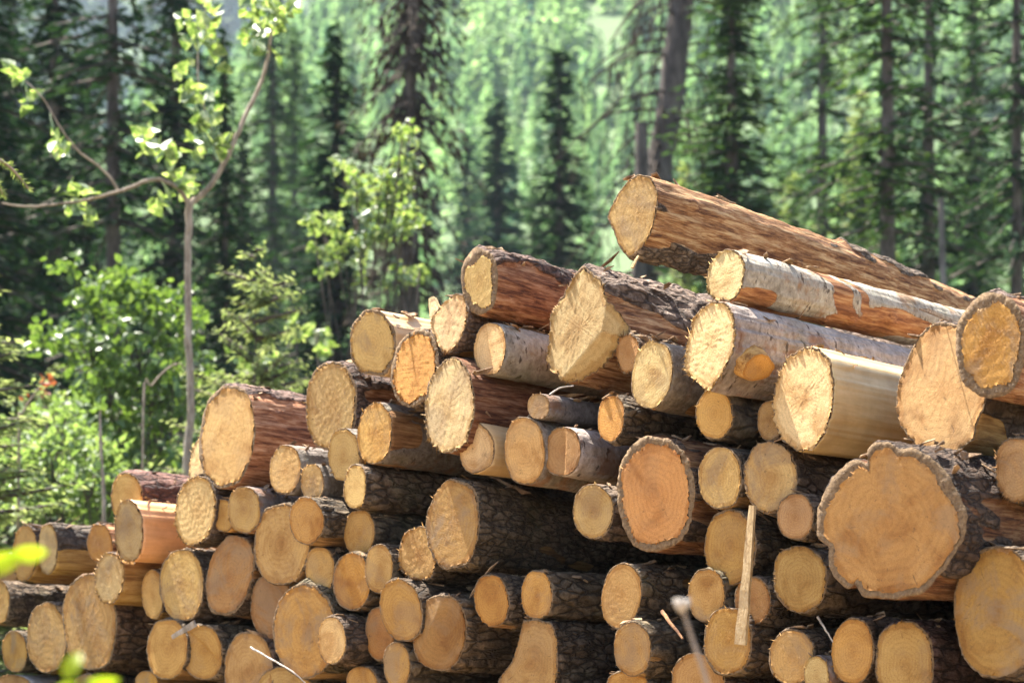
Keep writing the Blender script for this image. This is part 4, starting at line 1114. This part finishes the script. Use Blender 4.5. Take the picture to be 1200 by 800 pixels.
bush("leafy_shrub", "bright low shrub in front of the leafy bush, over the pile's left wing", 95, 13.6,
     [(70, 500, 34, 22, 90), (110, 520, 34, 20, 90), (60, 540, 36, 22, 100), (100, 560, 36, 20, 100), (140, 575, 32, 18, 80), (40, 570, 34, 22, 90), (75, 595, 40, 20, 110), (170, 590, 30, 18, 70),
      (30, 525, 24, 24, 70), (120, 600, 40, 18, 90), (190, 570, 26, 20, 60), (20, 605, 30, 20, 70)], .07, 'leaf_pale', 24, "leafy shrubs behind the log pile", dens=2.3, depth=.6, long=1.9)
# a dead twig with red leaves and a thin bare stem among them
def small_stem(name, label, lines, Y, r0, r1, leaves, leafmat, size, cat, mat='twig', seed=5, group=None):
    rng = np.random.RandomState(seed)
    f = at(lines[0][0][0], lines[0][0][1], Y); f0 = np.array([f[0], Y, float(height(f[0], Y))])
    root = empty(name, f0); tag(root, label, cat, group); s = Soup()
    for k, ln in enumerate(lines):
        P = [at(p[0], p[1], Y + .02 * j) - f0 for j, p in enumerate(ln)]
        if k == 0: P = [np.zeros(3) - [0, 0, .05]] + P
        tube(s, P, np.linspace(r0 if k == 0 else r0 * .6, r1, len(P)), 8, 4, .1, rng)
    link("stem", s.mesh("stem", M[mat]), root)
    if leaves:
        s = Soup()
        for (cx, cy_, n, sp) in leaves:
            P = [at(cx + rng.normal() * sp, cy_ + rng.normal() * sp, Y + rng.normal() * .05) - f0 for _ in range(n)]
            leaf_soup(s, P, size, rng, .2)
        link("foliage", s.mesh("foliage", M[leafmat], False), root)
    return root
small_stem("dead_twig", "bare twig with a few dried red leaves beside the leafy bush", [[(22, 520), (26, 486), (40, 462), (52, 446)]], 12.5, .012, .004, [(52, 446, 9, 4), (50, 460, 5, 3), (32, 468, 3, 3)], 'leaf_red', .05, "twig")
small_stem("thin_stem", "thin upright green brown stem rising over the left wing of the pile", [[(122, 600), (119, 540), (117, 490), (118, 478)]], 12.0, .014, .006, [(118, 476, 5, 4), (112, 548, 3, 3)], 'leaf', .07, "stem")
small_stem("bare_twig", "pale arched bare twig in the leafy bush", [[(168, 480), (178, 452), (196, 432), (210, 426), (217, 432)]], 13.2, .009, .004, [], None, .05, "twig")

# young spruces close behind the pile
def young(key, px, Y, top, label, wd=1.0, rz=0.0):
    return conifer(key, px, Y, top, label, "young spruces behind the log pile", wd, rz)
young('young', 300, 13.5, 302, "small yellowish spruce with upturned tips between the aspen stem and the tan cuts", .72, .4)
young('young2', -30, 12.0, 318, "pale green young spruce reaching in from the left edge", 1.15, 1.0)
young('young2', 18, 14.0, 455, "low light green spruce behind the left wing", 1.2, 2.2)
young('young2', 105, 14.6, 520, "lowest light green spruce just over the left wing", 1.5, 4.0)
young('young2', 60, 16.5, 440, "light green spruce before the dark stand, beside the dried red leaves", 1.0, 5.0)
# spruce branch at the upper left edge
s = Soup(); rngB = np.random.RandomState(77)
Yb = 9.0
fz = float(height((-60 - 600) / F * Yb, Yb)); f0 = np.array([(-60 - 600) / F * Yb, Yb, fz])
br = empty("spruce_sapling", f0); tag(br, "slim spruce sapling outside the edge whose green tips hang in at the upper left", "tree")
st = Soup(); tube(st, [np.zeros(3), at(-62, 400, Yb) - f0, at(-58, 160, Yb) - f0, at(-56, 60, Yb) - f0], [.05, .035, .02, .006], 9, 4)
tips = [[(-58, 170), (-20, 178), (12, 196), (34, 222)], [(-58, 190), (-25, 200), (-6, 212), (3, 228)], [(-58, 120), (-80, 122), (-110, 150)], [(-58, 260), (-40, 268), (-18, 290)]]
Vq = []
for ln in tips:
    P = np.array([at(p[0], p[1], Yb + .05 * k) - f0 for k, p in enumerate(ln)])
    tube(st, P, np.linspace(.012, .004, len(P)), 6, 4)
    for k in range(170):
        t = rngB.uniform(.1, len(P) - 1.001); i0 = int(t); c = P[i0] * (1 - t + i0) + P[i0 + 1] * (t - i0); ax = P[i0 + 1] - P[i0]; ax /= np.linalg.norm(ax)
        u = ax * .6 + rngB.normal(size=3) * .5; u /= np.linalg.norm(u); v = np.cross(u, rngB.normal(size=3)); v /= np.linalg.norm(v)
        l = .035
        Vq.append([c, c + u * l * .4 + v * .003, c + u * l, c + u * l * .4 - v * .003])
link("trunk", st.mesh("trunk", M['twig']), br)
V = np.array(Vq).reshape(-1, 3)
link("crown", mesh_from("crown", V, np.arange(len(V)).reshape(-1, 4), M['needle_young'], False), br)

for k_, sp_ in enumerate(LOGS):
    build_log(k_, sp_)

# ------------------------------------------------------------------ loose bits on and before the pile
def lath(name, label, cat, pts, prots, width, thick, mat, seed=0):
    """flat split piece lying against the cut faces: photo points with their own distance from the face"""
    rng = np.random.RandomState(seed)
    P = np.array([on_face(x, y, p) for (x, y), p in zip(pts, prots)])
    n = 9; t = np.linspace(0, 1, n); s_ = np.linspace(0, 1, len(P))
    L = np.stack([np.interp(t, s_, P[:, k]) for k in range(3)], 1); W_ = np.interp(t, np.linspace(0, 1, len(width)), width)
    L[:, 0] += rng.normal(size=n) * .0006
    e_ = np.array([DY, -DX, 0]); nv = np.array([NX, NY, 0])
    T = L[-1] - L[0]; T /= np.linalg.norm(T)
    e_ = e_ - T * (e_ @ T); e_ /= np.linalg.norm(e_); nv = np.cross(T, e_)
    o_ = L.mean(0); V = []
    for p, w in zip(L, W_):
        w2 = w * rng.uniform(.96, 1.04)
        for (a, b) in ((-.5, -.5), (-.1, -.62), (.5, -.4), (.5, .5), (-.5, .5)):
            V.append(p - o_ + e_ * w2 * a + nv * thick * b)
    k = 5; Fc = []
    for i in range(n - 1):
        for j in range(k):
            Fc.append([i * k + j, i * k + (j + 1) % k, (i + 1) * k + (j + 1) % k, (i + 1) * k + j])
    Fc += [list(range(k))[::-1], [(n - 1) * k + j for j in range(k)]]
    me = mesh_from(name, V, Fc, M[mat], False)
    o = link(name, me); o.location = o_
    tag(o, label, cat)
    return o
lath("wood_sliver", "long upright pale sliver of split wood hanging in front of the golden cuts", "wood sliver",
     [(882, 592), (876, 670), (868, 755)], [.16, .17, .17], [.020, .030, .040], .012, 'splinter', 1)
lath("bark_strip", "short flat grey strip of bark stuck between two cuts of the left wing", "bark strip",
     [(202, 746), (229, 730)], [.14, .15], [.016, .026], .006, 'grey_twig', 2)
lath("wood_chip", "tiny white splinter hanging below the end of the topmost log", "wood chip",
     [(748, 300), (741, 314)], [.02, .04], [.008, .012], .006, 'splinter', 3)
lath("wood_chip", "pale splinter sticking up behind the light barkless log", "wood chip", [(512, 372), (507, 350)], [-.03, -.05], [.05, .022], .02, 'splinter', 4)
def loose_twig(label, pts, prots, r, mat='grey_twig'):
    P = np.array([on_face(x, y, p) for (x, y), p in zip(pts, prots)])
    o_ = P.mean(0); s = Soup(); tube(s, P - o_, np.linspace(r, r * .5, len(P)), 7, 5, .15, np.random.RandomState(len(label)))
    o = link("twig", s.mesh("twig", M[mat])); o.location = o_; tag(o, label, "twig")
loose_twig("thin bent grey twig in front of the reddish stained cut", [(294, 758), (318, 772), (342, 786), (360, 802)], [.16, .2, .22, .2], .0045)
loose_twig("thin pale twig poking out beside the hexagonal log over the blue grey one", [(644, 463), (655, 455), (672, 452)], [.1, .06, .0], .004)
loose_twig("dark thin twig wedged below the frayed saw-marked cut", [(958, 722), (966, 735), (976, 752)], [.1, .1, .1], .004)
loose_twig("brown broken twig in the gap behind the blurred dry stalk", [(776, 716), (788, 732), (800, 748)], [.05, .1, .12], .007, 'orange_twig')

# scraps of bark, splinters and sawdust crumbs caught on top of the logs
rngD = np.random.RandomState(5); Vd = []; Fd = []
for (C, R3, cen, out, L) in TOPS:
    x0, x1 = out[:, 0].min(), out[:, 0].max(); zt = out[:, 1].max(); rad_ = (zt - out[:, 1].min()) / 2; xm = (x0 + x1) / 2; hw = (x1 - x0) / 2
    for q in range(rngD.poisson(11)):
        x = xm + rngD.uniform(-.85, .85) * hw; z = zt - rad_ + rad_ * math.sqrt(max(0, 1 - ((x - xm) / hw) ** 2)) + .007
        y = abs(rngD.normal()) * .22 + .01
        l = rngD.uniform(.008, .030) * (1.6 if rngD.rand() < .25 else 1); w = l * rngD.uniform(.12, .6); t = rngD.uniform(.002, .005)
        if rngD.rand() < .18: l = rngD.uniform(.03, .08); w = .003; t = .003
        an = rngD.uniform(0, 6.28); u = np.array([math.cos(an), math.sin(an), rngD.normal() * .3]); v = np.array([-u[1], u[0], rngD.normal() * .3])
        nrm = np.cross(u, v); c0 = np.array([x, y, z])
        pts = [c0 - u * l - v * w * .6, c0 - u * l * .2 - v * w, c0 + u * l - v * w * .3, c0 + u * l * .7 + v * w, c0 - u * l * .6 + v * w * .8]
        pts = [p + rngD.normal(size=3) * l * .08 for p in pts] ; b = len(Vd)
        for p in pts: Vd.append(C + R3 @ p)
        for p in pts: Vd.append(C + R3 @ (p + nrm * t))
        Fd += [[b + 4, b + 3, b + 2, b + 1, b], [b + 5, b + 6, b + 7, b + 8, b + 9]] + [[b + k, b + (k + 1) % 5, b + 5 + (k + 1) % 5, b + 5 + k] for k in range(5)]
tag(link("bark_debris", mesh_from("bark_debris", Vd, Fd, M['scrap'], False)), "scraps of bark and splinters caught on the logs", kind="stuff")

# plants close to the camera, out of focus
def near_plant(name, label, cat, lines, Y, r0, r1, leaves, leafmat, lsize, mat, seed):
    rng = np.random.RandomState(seed)
    f = at(lines[0][0][0], lines[0][0][1], Y); f0 = np.array([f[0], Y, float(height(f[0], Y))])
    root = empty(name, f0); tag(root, label, cat); s = Soup()
    for k, ln in enumerate(lines):
        P = [at(p[0], p[1], Y) - f0 for p in ln]
        tube(s, P, np.linspace(r0 if k == 0 else r0 * .7, r1, len(P)), 9, 4)
    link("stem", s.mesh("stem", M[mat]), root)
    for (x0, y0, x1, y1, wd) in leaves:
        a = at(x0, y0, Y) - f0; b = at(x1, y1, Y + .02) - f0
        u = b - a; l = np.linalg.norm(u); v = np.cross(u / l, np.array([.2, 1, .3])); v /= np.linalg.norm(v); nn = np.cross(u / l, v)
        n = 9; t = np.linspace(0, 1, n); w = wd / F * Y * .5 * np.sin(np.pi * t ** .8) ** .8 + 1e-4
        mid = a + u * t[:, None] + nn * (np.sin(np.pi * t) * .12 * l)[:, None]
        V = np.vstack([mid - v * w[:, None] + nn * w[:, None] * .3, mid, mid + v * w[:, None] + nn * w[:, None] * .3])
        i = np.arange(n - 1)
        Fq = np.vstack([np.stack([i, i + 1, n + i + 1, n + i], 1), np.stack([n + i, n + i + 1, 2 * n + i + 1, 2 * n + i], 1)])
        link("leaf", mesh_from("leaf", V, Fq, M[leafmat]), root)
    return root
near_plant("leafy_weed", "blurred yellow green leaf close to the lens before the left wing", "plant", [[(-40, 1180), (-30, 900), (-18, 700), (0, 664), (20, 652)]], 2.3, .003, .0015,
           [(-22, 668, 28, 648, 24), (14, 648, 56, 646, 20), (-34, 690, -8, 660, 20)], 'leaf_fg', .05, 'leaf_fg', 1)
near_plant("leafy_weed", "blurred yellow green leaves at the foot of the picture below the broad pink tan cut", "plant", [[(100, 1180), (96, 940), (92, 810), (93, 795)]], 2.3, .003, .0015,
           [(78, 796, 94, 764, 22), (100, 800, 140, 796, 16), (60, 818, 90, 800, 18)], 'leaf_fg', .05, 'leaf_fg', 2)
near_plant("dry_stalk", "blurred dry stalk with a whitish bud standing before the pile", "plant", [[(862, 1080), (850, 900), (830, 806), (812, 750), (800, 714)]], 2.9, .0042, .003,
           [], 'leaf_fg', .05, 'twig', 3)
bud = bpy.data.objects[[o.name for o in bpy.data.objects if o.name.startswith("dry_stalk")][0]]
s = Soup(); cB = at(798, 709, 2.9) - np.array(bud.location)
for k in range(9):
    an = k * 2.4; rr = .011 * (.4 + .6 * (k % 3) / 2)
    tube(s, [cB + [0, 0, -.008], cB + [math.cos(an) * rr * .8, math.sin(an) * rr * .8, .002], cB + [math.cos(an) * rr * 1.3, math.sin(an) * rr, .010]], [.004, .0055, .002], 7, 3)
link("bud", s.mesh("bud", M['bud']), bud)
